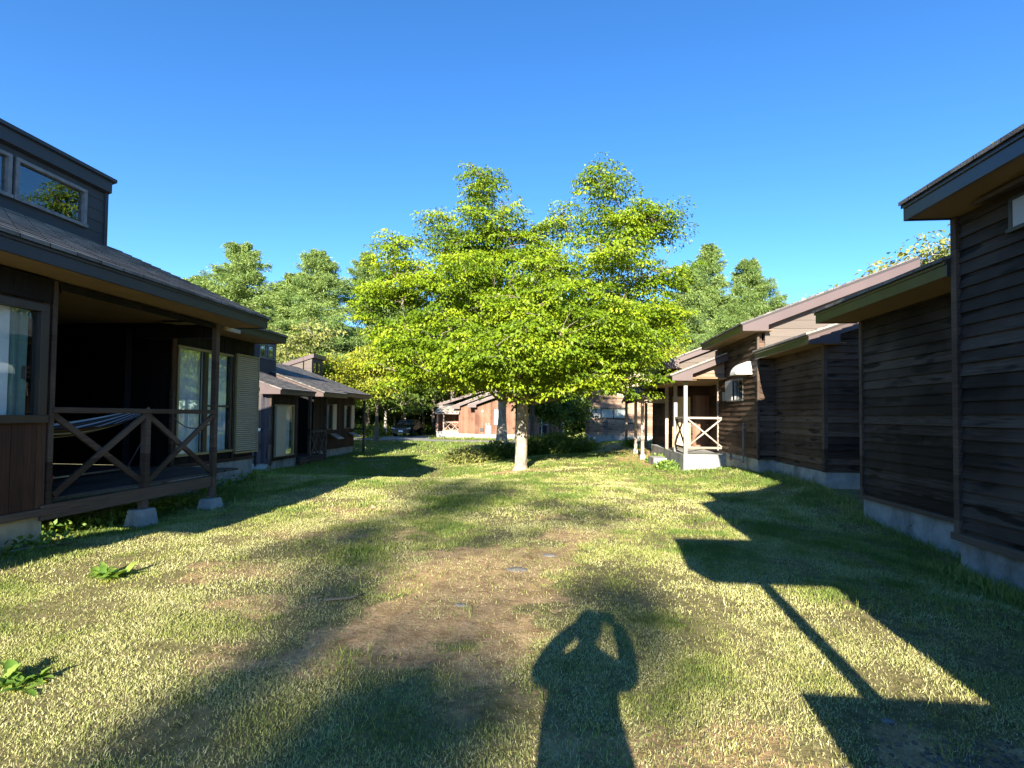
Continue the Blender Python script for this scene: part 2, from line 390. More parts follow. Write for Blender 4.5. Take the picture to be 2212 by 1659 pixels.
def strip(parent, name, m, *b, bevel=.003):
    mb = MB()
    for q in b: mb.box(*q)
    return mb.build(name, m, parent, bevel)
def window(parent, axis, c, s, a0, a1, z0, z1, fm='frame_bronze', fw=.06, mull=(), curt=None, name='window', proud=.03, room=.5, glassname='pane'):
    def bx(o0, o1, p0, p1, q0, q1): return (c+s*o0, c+s*o1, p0, p1, q0, q1) if axis == 'X' else (p0, p1, c+s*o0, c+s*o1, q0, q1)
    f = MB()
    f.box(*bx(-.06, proud, a0, a1, z1-fw, z1)); f.box(*bx(-.06, proud+.012, a0-.02, a1+.02, z0, z0+fw))
    f.box(*bx(-.06, proud, a0, a0+fw, z0+fw, z1-fw)); f.box(*bx(-.06, proud, a1-fw, a1, z0+fw, z1-fw))
    for q in mull: f.box(*bx(-.05, proud-.008, q-.03, q+.03, z0+fw, z1-fw))
    o = f.build(name, fm, parent, .003)
    g = MB().box(*bx(-.015, -.009, a0+fw*.5, a1-fw*.5, z0+fw*.5, z1-fw*.5)); g.build(glassname, 'glass', o)
    r = MB()
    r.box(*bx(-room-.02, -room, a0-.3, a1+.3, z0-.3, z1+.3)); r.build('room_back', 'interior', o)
    if curt:
        for (k0, k1, cm) in curt:
            c_ = MB(); n = max(6, int((k1-k0)/.025)); w = []
            for i in range(n+1):
                a = k0+(k1-k0)*i/n; w.append((a, -.12+.03*sin(i*1.3)+.015*sin(i*.47)))
            for (pa, oa), (pb, ob) in zip(w, w[1:]):
                P = [bx(oa, 0, pa, 0, z0+.02, 0), bx(ob, 0, pb, 0, z0+.02, 0)]
                if axis == 'X': V = [(P[0][0], pa, z0+.03), (P[1][0], pb, z0+.03), (P[1][0], pb, z1-.03), (P[0][0], pa, z1-.03)]
                else: V = [(pa, P[0][2], z0+.03), (pb, P[1][2], z0+.03), (pb, P[1][2], z1-.03), (pa, P[0][2], z1-.03)]
                c_.bm.faces.new([c_.bm.verts.new(v) for v in V])
            c_.build('curtain', cm, o, smooth=True)
    return o
def xbrace(parent, p, q, z0, z1, w=.09, m='timber', off=(.02, 0)):
    (x0, y0), (x1, y1) = p, q; ox, oy = off
    MB().bar((x0+ox, y0+oy, z0), (x1+ox, y1+oy, z1), .04 if x0 == x1 else w, w if x0 == x1 else .04).build('brace', m, parent, .003)
    MB().bar((x0-ox, y0-oy, z1), (x1-ox, y1-oy, z0), .04 if x0 == x1 else w, w if x0 == x1 else .04).build('brace', m, parent, .003)

# ------------------------------------------------------------------ ground
def G(x, y):
    x = np.asarray(x, float); y = np.asarray(y, float)
    z = 0.02*(fbm(x, y, 2.2)-.5)+.03*(fbm(x, y, 6.)-.5)
    z = z+.09*sst(-5, -6.2, x)*(1-sst(5.0, 6., y))-.05*sst(-5.2, -6., x)*sst(5.8, 6.6, y)*(1-sst(11, 12, y))                                # by the left wall
    z = z-.12*sst(3.2, 4.6, x)*(1-sst(7, 9.5, y))                                # by the nearest right wall
    z = z+.26*sst(3.2, 5.0, x)*sst(9, 11, y)*(1-sst(14, 17, y))
    z = z+.05*np.exp(-((y-11.3)/1.2)**2)*(1-sst(-1., 3., x))                   # crest
    lf = 1-sst(-4.2, 0.5, x)
    z = z-.43*lf*sst(11.9, 16., y)
    z = z-.45*(1-lf)*sst(20., 30., y)*(1-sst(.8, 3., x))
    z = z+.24*sst(.4, 2.6, x)*sst(18., 24., y)*(1-sst(26, 33, y))
    return z
EL = [(-.75, 4.9, 1.25, 1.6, 1.), (-1.3, 16.3, .75, .6, .8), (-1.4, 3.3, .9, .6, .55), (-2.9, 4.9, .9, .5, .5), (.2, 6.9, .8, .5, .7), (-3.4, 6.6, .9, .5, .45), (-.2, 5.9, .9, .8, .8), (-2.35, 4.0, .75, .5, .75), (-1.7, 5.3, .8, .9, .6), (3.0, 19.5, 1.1, 3.6, .9), (2.2, 24.5, 2.0, 2.2, .9),
      (.9, 8.2, .8, .6, .55), (-3.2, 8.2, .9, .6, .5), (.8, 2.45, .7, .45, .5), (2.15, 2.4, .6, .4, .95), (-.6, 3.3, 1.2, .7, .35), (-.2, 12.9, 1.3, .5, .45), (2.5, 8.4, .6, .9, .35), (1.6, 13., .7, 1., .4), (-4.8, 9.0, .5, 1.6, .4), (-4.8, 7., .5, 1., .3)]
def dirt(x, y):
    d = np.zeros(np.shape(x))
    nz = fbm(x, y, .9, 4)-.5; n2 = fbm(x+9, y+4, .25, 3)-.5
    for cx, cy, rx, ry, s in EL:
        r = np.sqrt(((x-cx)/rx)**2+((y-cy)/ry)**2)+nz*2.2+n2*1.7
        d = np.maximum(d, s*(1-sst(.45, 1.15, r)))
    return np.clip(d, 0, 1)
def axis_grid(segs):
    out = []
    for a, b, n in segs: out += list(np.linspace(a, b, n, endpoint=False))
    return np.array(out+[segs[-1][1]])
gx = axis_grid([(-900, -120, 8), (-120, -30, 20), (-30, -9, 30), (-9, 7, 200), (7, 30, 34), (30, 120, 20), (120, 900, 8)])
gy = axis_grid([(-400, -60, 6), (-60, -2, 30), (-2, 2, 20), (2, 14, 190), (14, 34, 120), (34, 70, 50), (70, 200, 14), (200, 1500, 8)])
XX, YY = np.meshgrid(gx, gy, indexing='ij'); ZZ = G(XX, YY)
nx, ny = XX.shape; vs = np.stack([XX, YY, ZZ], -1).reshape(-1, 3)
idx = np.arange(nx*ny).reshape(nx, ny); q = np.stack([idx[:-1, :-1], idx[1:, :-1], idx[1:, 1:], idx[:-1, 1:]], -1).reshape(-1, 4)
def quads_mesh(name, vs, q, lv=None, smooth=False):
    me = bpy.data.meshes.new(name); nv = len(vs); nf = len(q)
    me.vertices.add(nv); me.vertices.foreach_set('co', np.ascontiguousarray(vs, dtype=np.float32).ravel())
    me.loops.add(nf*4); me.loops.foreach_set('vertex_index', np.ascontiguousarray(q, dtype=np.int32).ravel())
    me.polygons.add(nf); me.polygons.foreach_set('loop_start', np.arange(0, nf*4, 4, dtype=np.int32)); me.polygons.foreach_set('loop_total', np.full(nf, 4, dtype=np.int32))
    me.update(calc_edges=True)
    if lv is not None:
        a = me.attributes.new('lv', 'FLOAT', 'POINT'); a.data.foreach_set('value', np.ascontiguousarray(lv, dtype=np.float32))
    if smooth: me.polygons.foreach_set('use_smooth', np.ones(nf, dtype=bool))
    me.update(); return me
gm = quads_mesh('ground', vs, q, dirt(XX, YY).ravel(), True)
g_ob = link('ground', gm, None, 'lawn_ground'); tag(g_ob, kind='structure')
# road and driveway: thin sheets following the ground
def ribbon(name, pts, w, m, lift=.006):
    P = [Vector((a, b, 0)) for a, b in pts]; out = []
    dense = []
    for a, b in zip(P, P[1:]):
        n = max(2, int((b-a).length/.5)); dense += [a+(b-a)*i/n for i in range(n)]
    dense.append(P[-1]); V = []; nc = 6
    for i, p in enumerate(dense):
        d = (dense[min(i+1, len(dense)-1)]-dense[max(i-1, 0)]).normalized(); r = Vector((d.y, -d.x, 0)); ww = w*(1+.06*sin(i*.9))
        for j in range(nc+1):
            s = p+r*ww*(j/nc-.5); V.append((s.x, s.y, float(G(s.x, s.y))+lift))
    n = len(dense); ii = np.arange(n*(nc+1)).reshape(n, nc+1); qq = np.stack([ii[:-1, :-1], ii[1:, :-1], ii[1:, 1:], ii[:-1, 1:]], -1).reshape(-1, 4)
    o = link(name, quads_mesh(name, np.array(V), qq, None, True), None, m); tag(o, kind='structure'); return o
ribbon('road', [(-60, 41.2), (-30, 40.2), (-14, 39.6), (-4, 39.0), (6, 38.5)], 2.6, 'road_mat', .02)
ribbon('driveway', [(-12.5, 39.8), (-13.2, 42.5), (-13.8, 45.), (-14.2, 50)], 4.2, 'road_mat', .026)

# ------------------------------------------------------------------ leaf / blade builder (numpy)
def kites(P, D, Nn, L, Wd, fold=.25, bend=0.):
    """N kite-shaped leaves: base P, direction D, normal Nn, length L, width Wd"""
    D = D/np.linalg.norm(D, axis=1, keepdims=True)
    Sd = np.cross(D, Nn); Sd /= (np.linalg.norm(Sd, axis=1, keepdims=True)+1e-9); Up = np.cross(Sd, D)
    L = L[:, None]; Wd = Wd[:, None]
    mid = P+D*L*.45+Up*fold*Wd; tip = P+D*L-Up*bend*L
    V = np.stack([P, mid+Sd*Wd*.5, tip, mid-Sd*Wd*.5], 1).reshape(-1, 3)
    n = len(P); return V, np.arange(n*4).reshape(n, 4)
def leafmesh(name, P, D, Nn, L, Wd, lv, fold=.25, bend=0.):
    V, Q = kites(P, D, Nn, L, Wd, fold, bend); return quads_mesh(name, V, Q, np.repeat(lv, 4))
def rdir(n):
    v = rng.normal(size=(n, 3)); return v/np.linalg.norm(v, axis=1, keepdims=True)

# ------------------------------------------------------------------ LAWN
BLOCK = [(-20, -5.98, -5, 5.45), (-20, -7.5, 9.1, 11.8), (4.42, 20, -5, 6.14), (4.97, 20, 6.1, 8.95), (5.22, 20, 10.6, 13), (4.82, 20, 13, 16.2), (3.6, 20, 15.5, 30), (-20, -10.2, 17, 21), (1.78, 7, 34, 38), (.88, 5, -4, .1)]
def lawn(name, n, y0, y1, wl, wr, hl, hw):
    y = np.sqrt(rng.random(n))*(y1-y0)+y0 if False else y0+(y1-y0)*rng.random(n)
    x = rng.random(n)*(wr+wl)-wl
    k = (x > -1.32*y-1.2) & (x < .88*y+.8)
    for a, b, c, d in BLOCK: k &= ~((x > a) & (x < b) & (y > c) & (y < d))
    dm = dirt(x, y); k &= rng.random(n) > dm*.84
    k &= ~((np.abs(y-(39.4+.03*(-x)))<1.5)) & ~((np.abs(x+13.3)<2.2) & (y > 38) & (y < 46.5))
    k &= rng.random(n) < np.clip((fbm(x, y, .45, 4)-.30)*3.2, .12, 1)
    x = x[k]; y = y[k]; n = len(x); z = G(x, y)-.004
    gr = fbm(x+3, y, 1.5, 4); g2 = fbm(x-31, y+8, .4, 3); shade = sst(2.6, 4.0, x)+sst(-4.9, -5.8, x)
    right_dry = np.exp(-(((x-2.2)/.9)**2+((y-3.6)/1.6)**2))
    far = sst(10.5, 15, y)*.5
    dry = np.clip(.76+(.5-gr)*2.2+(.5-g2)*1.8-.45*shade+.5*right_dry-far, 0.02, 1)
    lush = np.clip((gr-.55)*4, 0, 1)
    col = np.clip(dry*.75+rng.normal(0, .14, n), 0, 1)
    dark = rng.random(n) < .18; col[dark] *= .35
    a = rng.random(n)*2*pi; lean = rng.uniform(.35, 1.7, n)*(.6+.9*col)
    D = np.stack([np.cos(a)*lean, np.sin(a)*lean, np.ones(n)], 1)
    Nn = rdir(n)*.5+np.stack([np.cos(a), np.sin(a), np.zeros(n)], 1)
    L = hl*rng.uniform(.5, 1.45, n)*(1+.7*lush+.9*np.clip(shade, 0, 1)*rng.random(n)); Wd = hw*rng.uniform(.6, 1.4, n)
    tall = rng.random(n) < .012; L[tall] *= 2.0
    me = leafmesh(name, np.stack([x, y, z], 1), D, Nn, L, Wd, col, .1, .18)
    o = link('grass', me, None, 'blade'); return tag(o, None, None, None, 'stuff')
g1 = lawn('grass', 430000, 1.9, 4.3, 6.2, 4.6, .023, .0038); tag(g1, 'dry mown grass in the foreground below the long shadows', 'grass')
g2 = lawn('grass', 430000, 4.3, 8.0, 8.5, 5.2, .025, .006); tag(g2, 'mown lawn around the bare earth patch', 'grass')
g3 = lawn('grass', 280000, 8.0, 14.0, 9.5, 5.4, .034, .0105); tag(g3, 'mown lawn rising to the grassy crest before the tree', 'grass')
g4 = lawn('grass', 170000, 14.0, 26.0, 14, 5, .045, .018); tag(g4, 'green lawn around the foot of the big tree', 'grass')
g5 = lawn('grass', 130000, 26.0, 62.0, 34, 14, .07, .05); tag(g5, 'far lawn and ground cover by the driveway', 'grass')

# clumps of taller grass and creeping weeds along the walls
def tufts(spots, label):
    P = []; D = []; L = []; Wd = []; lv = []
    for (x, y, r, n, h) in spots:
        a = rng.random(n)*2*pi; rr = r*np.sqrt(rng.random(n)); px = x+rr*np.cos(a); py = y+rr*np.sin(a)
        P.append(np.stack([px, py, G(px, py)], 1)); b = rng.random(n)*2*pi; l = rng.uniform(.1, .8, n)
        D.append(np.stack([np.cos(b)*l, np.sin(b)*l, np.ones(n)], 1)); L.append(h*rng.uniform(.5, 1.3, n)); Wd.append(rng.uniform(.006, .013, n)*(h/.15)); lv.append(rng.uniform(0, .45, n))
    P = np.concatenate(P); D = np.concatenate(D); me = leafmesh('tall_grass', P, D, rdir(len(P)), np.concatenate(L), np.concatenate(Wd), np.concatenate(lv), .1, .25)
    o = link('tall_grass', me, None, 'blade'); tag(o, label, 'grass', None, 'stuff')
tufts([(4.25, y, .22, 160, .16) for y in np.arange(1.5, 6.2, .22)]+[(4.85, y, .2, 80, .13) for y in np.arange(6.3, 9., .3)]+[(5.0, y, .25, 70, .14) for y in np.arange(9.2, 15., .4)], 'tall dark grass growing against the concrete footings on the right')
tufts([(x, y, .13, 45, .075) for x, y in ((-1.35, 3.25), (-.1, 3.0), (1.85, 2.75), (2.1, 3.0), (2.62, 4.6), (2.7, 4.2), (2.75, 3.9), (2.66, 5.0), (-.75, 4.1), (-1.9, 4.5), (-1.1, 2.6), (.15, 2.6))], 'greener tufts standing up out of the worn lawn')
def creepers(spots, label, m='leaf_weed'):
    P = []; 
    for x, y, r, n, h in spots:
        a = rng.random(n)*2*pi; rr = r*np.sqrt(rng.random(n)); px = x+rr*np.cos(a); py = y+rr*np.sin(a); P.append(np.stack([px, py, G(px, py)+rng.random(n)**1.5*h], 1))
    P = np.concatenate(P); n = len(P); D = rdir(n)+np.array([0, 0, .3]); me = leafmesh('weeds', P, D, rdir(n)+np.array([.3, -.4, 1.]), rng.uniform(.04, .10, n), rng.uniform(.03, .06, n), rng.random(n), .2, .1)
    o = link('weeds', me, None, m); tag(o, label, 'weeds', None, 'stuff')
creepers([(-6.5, y, .22, 90, .16) for y in np.arange(5.7, 8.6, .3)]+[(-7.2, y, .25, 60, .2) for y in np.arange(9.2, 12, .4)]+[(-5.9, y, .2, 50, .15) for y in np.arange(3.6, 5.4, .3)], 'low creeping weeds under the edge of the left porch deck')

# broad-leaved dock plants on the lawn
def dock(x, y, n, s, label):
    mb = []; z0 = float(G(x, y)); root = empty('dock_plant', (x, y, z0), label, 'plant', None)
    for (nm, k, lo) in (('leaves', n, .0), ('yellow_leaves', max(3, n//4), -1.)):
        V = []; Q = []; lv = []
        for i in range(k):
            a = random.uniform(0, 2*pi); el = random.uniform(.25, 1.15) if lo == 0 else random.uniform(-.02, .15); L = s*random.uniform(.6, 1.1); w = L*random.uniform(.24, .36)
            bx, by = x+random.uniform(-.6, .6)*s, y+random.uniform(-.4, .4)*s; d = Vector((cos(a)*cos(el), sin(a)*cos(el), sin(el))); sd = Vector((-sin(a), cos(a), 0)); up = sd.cross(d)*-1
            if up.z < 0: up = -up
            seg = 6; base = len(V); val = random.uniform(.3, 1) if lo == 0 else 1
            for j in range(seg+1):
                t = j/seg; ww = w*math.sin(pi*min(1, t*.93+.06))**.8*.5*(1+.2*sin(j*3+i)+random.uniform(-.12, .12)); c = Vector((bx, by, z0))+d*L*t+Vector((0, 0, -L*.35*t*t))
                for e in (-1, 0, 1):
                    v = c+sd*ww*e+up*(abs(e)*ww*.4); V.append(tuple(v)); lv.append(val)
            for j in range(seg):
                for e in (0, 1):
                    b = base+j*3+e; Q.append((b, b+1, b+4, b+3))
        link(nm, quads_mesh(nm, np.array(V), np.array(Q), np.array(lv), True), root, 'leaf_weed' if lo == 0 else 'leaf_yellow')
dock(-4.35, 4.55, 30, .22, 'smaller clump of broad dock leaves at the edge of the left shadow')
dock(-3.15, 2.72, 34, .19, 'larger clump of broad dock leaves with yellowed lower leaves, bottom left')

def rock(x, y, s, label, flat=.35):
    bm = bmesh.new(); bmesh.ops.create_icosphere(bm, subdivisions=2, radius=1)
    for v in bm.verts: v.co = v.co*(1+random.uniform(-.16, .16)); v.co.z *= flat; v.co *= s; v.co.y *= .7
    me = bpy.data.meshes.new('stone'); bm.to_mesh(me); bm.free(); o = link('stone', me, None, 'stone'); o.location = (x, y, float(G(x, y))); tag(o, label, 'stone')
rock(-.45, 5.35, .11, 'widest flat grey stone sunk in the bare earth', .14)
rock(-.13, 5.95, .085, 'pale stone on the far side of the bare earth', .2)
rock(-.83, 4.3, .06, 'small flat stone in the middle of the bare earth', .18)
rock(-.03, 3.62, .022, 'tiny white pebble at the tip of the hand shadow')
rock(.02, 3.82, .018, 'tiny pale pebble just beyond the white one')
rock(1.75, 2.95, .035, 'grey stone beside the green tuft on the right lawn', .25)
# gravel patch lower right
P = []
bmg = bmesh.new()
for i in range(1000):
    x = random.gauss(2.1, .26); y = random.gauss(2.42, .2); s = random.uniform(.004, .015)
    r = bmesh.ops.create_icosphere(bmg, subdivisions=1, radius=s, matrix=Matrix.Translation((x, y, float(G(x, y))+.003)) @ Matrix.Diagonal((1, 1.2, .6, 1)))
me = bpy.data.meshes.new('gravel'); bmg.to_mesh(me); bmg.free(); tag(link('gravel', me, None, 'gravel_mat'), 'patch of loose grey gravel in the lower right shade', 'gravel', None, 'stuff')
# straw and grit lying on the bare earth
nl = 26000; x = rng.uniform(-4.5, 3.5, nl); y = rng.uniform(2.2, 9, nl); k = rng.random(nl) < dirt(x, y)*.9+.04; x = x[k]; y = y[k]; nl = len(x); a = rng.random(nl)*2*pi
me = leafmesh('dry_litter', np.stack([x, y, G(x, y)+.004], 1), np.stack([np.cos(a), np.sin(a), rng.uniform(-.05, .15, nl)], 1), np.tile([0, 0, 1.], (nl, 1))+rdir(nl)*.2, rng.uniform(.008, .035, nl), rng.uniform(.003, .008, nl), rng.uniform(.35, 1, nl))
tag(link('dry_litter', me, None, 'blade'), 'bits of straw and dead grass scattered over the bare earth', 'litter', None, 'stuff')
bmg = bmesh.new()
for i in range(900):
    x = random.gauss(-.6, 1.3); y = random.gauss(4.7, 1.5)
    if random.random() > float(dirt(x, y)): continue
    bmesh.ops.create_icosphere(bmg, subdivisions=1, radius=random.uniform(.003, .011), matrix=Matrix.Translation((x, y, float(G(x, y))+.002)) @ Matrix.Diagonal((1, 1.3, .6, 1)))
me = bpy.data.meshes.new('grit'); bmg.to_mesh(me); bmg.free(); tag(link('grit', me, None, 'gravel_mat'), 'small grit and pebbles strewn on the bare earth', 'grit', None, 'stuff')
# fallen twig
for pts, lab in (([(-5.86, 3.6, .16), (-5.8, 4.3, .13), (-5.84, 5.0, .13), (-5.74, 5.5, .10)], 'long grey stick lying along the yellow footing on the left'),):
    o = MB().tube([(a, b, float(G(a, b))+.03) for a, b, c in pts], [.022, .02, .016, .01], 6).build('fallen_branch', 'twig', None, smooth=True); tag(o, lab, 'stick')
for pts, lab in (([(-3.35, 9.0), (-3.1, 9.05), (-2.9, 8.9)], 'thin curved twig lying on the lawn left of the tree shadow'), ([(-2.0, 4.2), (-1.8, 4.28), (-1.72, 4.4)], 'short twig lying by the left end of the bare earth')):
    o = MB().tube([(a, b, float(G(a, b))+.02) for a, b in pts], [.012, .01, .005], 5).build('twig', 'twig', None, smooth=True); tag(o, lab, 'twig')

exec_order = True
# ================================================================== LEFT NEAR CABIN
LC = empty('cabin', (-8, 6, 0), 'nearest dark timber cabin on the left with a deep covered porch and clerestory windows', 'cabin', 'timber cabins')
wall('X', -6, 1, -2, 5.40, .47, 3.14, 'vert', .135, ops=[(3.2, 5.35, 1.5, 2.78)], m='vert_red', parent=LC)
strip(LC, 'corner_board', 'timber', (-6.04, -5.975, 5.42, 5.48, .47, 3.14))
strip(LC, 'skirt_board', 'timber', (-6.03, -5.955, -2, 5.48, .385, .468))
MB().box(-6.16, -6.01, -2, 5.40, -.3, .384).build('foundation', 'concrete_yellow', LC)
MB().box(-6.1, -6.02, -2, 5.0, .0, .384)  .bm.free()
strip(LC, 'header_board', 'vert_black', (-6.0, -5.955, -2, 5.40, 2.86, 3.14))
w = window(LC, 'X', -6, 1, 3.2, 5.36, 1.46, 2.83, 'frame_bronze', .09, (4.25,), [(3.3, 5.06, 'curtain'), (5.07, 5.29, 'curtain_green')], proud=.05, room=.9)
MB().box(-5.985, -5.97, 5.10, 5.13, 1.95, 2.1).build('handle', 'dark_metal', w)
# porch interior
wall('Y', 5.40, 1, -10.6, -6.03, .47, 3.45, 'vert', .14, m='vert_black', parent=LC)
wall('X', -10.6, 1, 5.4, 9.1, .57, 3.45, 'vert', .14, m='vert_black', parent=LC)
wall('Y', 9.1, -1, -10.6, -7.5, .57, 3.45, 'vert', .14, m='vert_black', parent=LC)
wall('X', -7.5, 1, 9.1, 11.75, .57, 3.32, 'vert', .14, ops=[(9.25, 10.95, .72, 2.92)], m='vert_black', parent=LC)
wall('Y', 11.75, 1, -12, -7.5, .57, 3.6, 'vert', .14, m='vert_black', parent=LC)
strip(LC, 'door_casing', 'vert_red', (-7.49, -7.45, 9.08, 9.2, .57, 3.1)); strip(LC, 'door_casing', 'vert_red', (-7.49, -7.45, 10.95, 11.0, .57, 2.95))
MB().box(-7.62, -7.46, 9.1, 11.72, -.4, .5).build('foundation', 'concrete', LC)
strip(LC, 'skirt_board', 'timber', (-7.5, -7.44, 9.1, 11.76, .5, .57))
MB().box(-10.55, -6.1, 5.45, 9.08, 3.32, 3.36).build('porch_ceiling', 'soffit', LC)
MB().tube([(-7.2, 6.55, 3.30), (-7.2, 6.55, 3.318)], .075, 16).build('downlight', 'dark_metal', LC)
d = window(LC, 'X', -7.5, 1, 9.25, 10.95, .72, 2.92, 'frame_gold', .05, (), [(9.32, 10.05, 'curtain'), (10.1, 10.9, 'curtain')], 'sliding_door', .04, .8)
MB().box(-7.50, -7.455, 9.98, 10.10, .77, 2.87).build('meeting_stile', 'dark_metal', d)
MB().box(-7.50, -7.475, 10.1, 10.86, 1.72, 1.76).build('screen_bar', 'dark_metal', d)
MB().box(-7.50, -7.46, 10.84, 10.94, .77, 2.87).build('side_stile', 'dark_metal', d)
sh = MB(); z = .68
sh.box(-7.47, -7.40, 10.98, 11.84, .66, .70); sh.box(-7.47, -7.40, 10.98, 11.84, 2.92, 2.96); sh.box(-7.47, -7.40, 10.98, 11.01, .70, 2.92); sh.box(-7.47, -7.40, 11.81, 11.84, .70, 2.92)
sh.build('shutter_frame', 'frame_gold', LC)
sh = MB()
for i in range(46):
    z = .705+i*.048; sh.prism([(-7.455, z), (-7.415, z+.010), (-7.405, z+.024), (-7.415, z+.038), (-7.455, z+.048)], 'Y', 11.012, 11.808)
sh.build('shutter', 'shutter', LC)
# deck, rail
dk = MB()
for i in range(35):
    x = -6.05-i*.128; dk.box(x-.122, x, 5.5, 9.08, .53, .562+random.uniform(-.002, .002))
dk.build('deck', 'deck_wood', LC)
strip(LC, 'deck_beam', 'timber', (-6.06, -5.97, 5.36, 8.24, .325, .51), bevel=.006)
strip(LC, 'top_rail', 'timber', (-6.05, -5.96, 5.46, 8.27, 1.575, 1.645), bevel=.006)
for y, zt in ((6.86, 1.575), (8.31, 3.14)):
    z0 = .51 if y < 7 else .15
    MB().box(-6.055, -5.965, y-.045, y+.045, z0, zt).build('post', 'timber', LC, .005)
    MB().frustum(-6.02, y-.02, -.12, .20 if y < 7 else .12, .32, .24).build('footing', 'concrete', LC, .01)
MB().box(-6.06, -5.98, 6.81, 6.91, .19, .32).build('post_stub', 'timber', LC)
xbrace(LC, (-6.01, 5.50), (-6.01, 6.82), .60, 1.56, .075)
xbrace(LC, (-6.01, 6.90), (-6.01, 8.26), .60, 1.56, .075)
strip(LC, 'porch_header', 'vert_black', (-7.48, -6.06, 8.27, 8.35, 2.9, 3.13), (-6.05, -5.98, 5.5, 8.26, 3.06, 3.13))
MB().box(-7.42, -7.36, 9.0, 9.06, .58, 2.0).build('leaning_board', 'timber', LC)
# roofs
roof(LC, -5.4, -1, 3.36, .43, 3.2, -2, 8.83, .21, .62, fas='fascia_grey', fasm='fascia_grey', rh=.24)
roof(LC, -6.7, -1, 3.48, .30, 2.2, 8.88, 11.76, .19, .8, fas='fascia_grey', fasm='fascia_grey')
MB().bar((-6.05, 8.6, 3.12), (-6.45, 9.6, 3.22), .05, .07).build('brace', 'timber_pale', LC)
cl = wall('X', -8.3, 1, -2, 8.40, 4.5, 5.66, 'panel', .2, ops=[(6.9, 7.98, 4.85, 5.40), (5.45, 6.75, 4.85, 5.40)], name='clerestory_wall', m='siding_charcoal', parent=LC)
strip(LC, 'clerestory_corner', 'siding_charcoal', (-8.35, -8.265, 8.38, 8.44, 4.45, 5.6))
wall('Y', 8.40, 1, -11, -8.33, 4.3, 5.5, 'panel', .2, name='clerestory_wall', m='siding_charcoal', parent=LC, top=lambda a: 5.62+.3*(a+8.3))
window(LC, 'X', -8.3, 1, 6.85, 8.02, 4.79, 5.45, 'frame_grey', .055, proud=.05, room=.7)
window(LC, 'X', -8.3, 1, 5.35, 6.80, 4.79, 5.45, 'frame_grey', .055, proud=.05, room=.7)
MB().prism([(-8.2, 5.58), (-8.2, 5.80), (-11.4, 4.85), (-11.4, 4.63)], 'Y', -2, 8.44).build('clerestory_fascia', 'fascia_grey', LC, .004)
MB().prism([(-8.15, 5.79), (-8.15, 5.845), (-11.4, 4.90), (-11.4, 4.851)], 'Y', -2.05, 8.49).build('clerestory_roof', 'fascia_grey', LC)
MB().box(-11, -6.9, -1.9, 5.2, .1, 2.9).bm.free()
MB().prism([(-7.1, -.2), (-11.2, -.2), (-11.2, 4.6), (-8.5, 4.4), (-7.1, 3.3)], 'Y', -1.9, 4.9).build('core_block', 'interior', LC)  # unseen solid dark core, added to fill the cabin body and block sun

# hammock on a stand, red bucket, chain
hm = empty('hammock', (-7.2, 7, .57), 'striped cloth hammock slung on a metal stand in the left porch', 'hammock')
V = []; lv = []; nu, nv_ = 40, 16
for i in range(nu+1):
    t = i/nu; y = 4.3+4.1*t
    for j in range(nv_+1):
        s = j/nv_-.5; wdt = .15+.95*sin(pi*t)**.7
        xx = -7.25+s*wdt*1.0-.35*(t-.5); zz = 1.62-.42*(1-(2*t-1)**2)+(abs(s)*2)**2*.16*sin(pi*t)**.7
        V.append((xx, y, zz)); lv.append(j/nv_)
ii = np.arange((nu+1)*(nv_+1)).reshape(nu+1, nv_+1)
qq = np.stack([ii[:-1, :-1], ii[1:, :-1], ii[1:, 1:], ii[:-1, 1:]], -1).reshape(-1, 4)
MB_ = MB().box(0, 1, 0, 1, 0, 1); MB_.bm.free()
V = np.array(V); k = V[:, 1] > 5.55
keep = [f for f in qq if k[f].all()]
link('cloth', quads_mesh('cloth', V, np.array(keep), np.array(lv), True), hm, 'hammock_cloth')
MB().tube([(-7.43, 8.4, 1.6), (-7.5, 8.6, 1.68), (-7.6, 8.75, 1.3), (-7.6, 8.3, .62)], .018, 8).build('stand_arm', 'steel', hm, smooth=True)
MB().tube([(-7.6, 8.35, .60), (-7.4, 5.7, .60)], .02, 8).build('stand_base', 'steel', hm, smooth=True)
bk = empty('bucket', (-6.35, 5.72, .57), 'small red bucket on the left porch deck beside the corner board', 'bucket')
MB().tube([(-6.3, 5.66, .565), (-6.3, 5.66, .80)], [.07, .10], 16).build('body', 'red_plastic', bk, smooth=False)
MB().tube([(-6.3+.10*cos(a), 5.66, .80+.09*sin(a)) for a in np.linspace(0, pi, 9)], .005, 5).build('handle', 'dark_metal', bk)
ch = MB()
A_ = Vector((-6.03, 8.27, 1.42)); B_ = Vector((-7.44, 9.12, 1.52))
for i in range(30):
    t = i/30; p = A_.lerp(B_, t)+Vector((0, 0, -.16*(1-(2*t-1)**2))); t2 = (i+1.25)/30; p2 = A_.lerp(B_, t2)+Vector((0, 0, -.16*(1-(2*t2-1)**2)))
    ch.bar(p, p2, .012 if i % 2 else .02, .02 if i % 2 else .012)
tag(ch.build('chain', 'steel'), 'thin chain sagging between the left porch corner post and the door casing', 'chain')

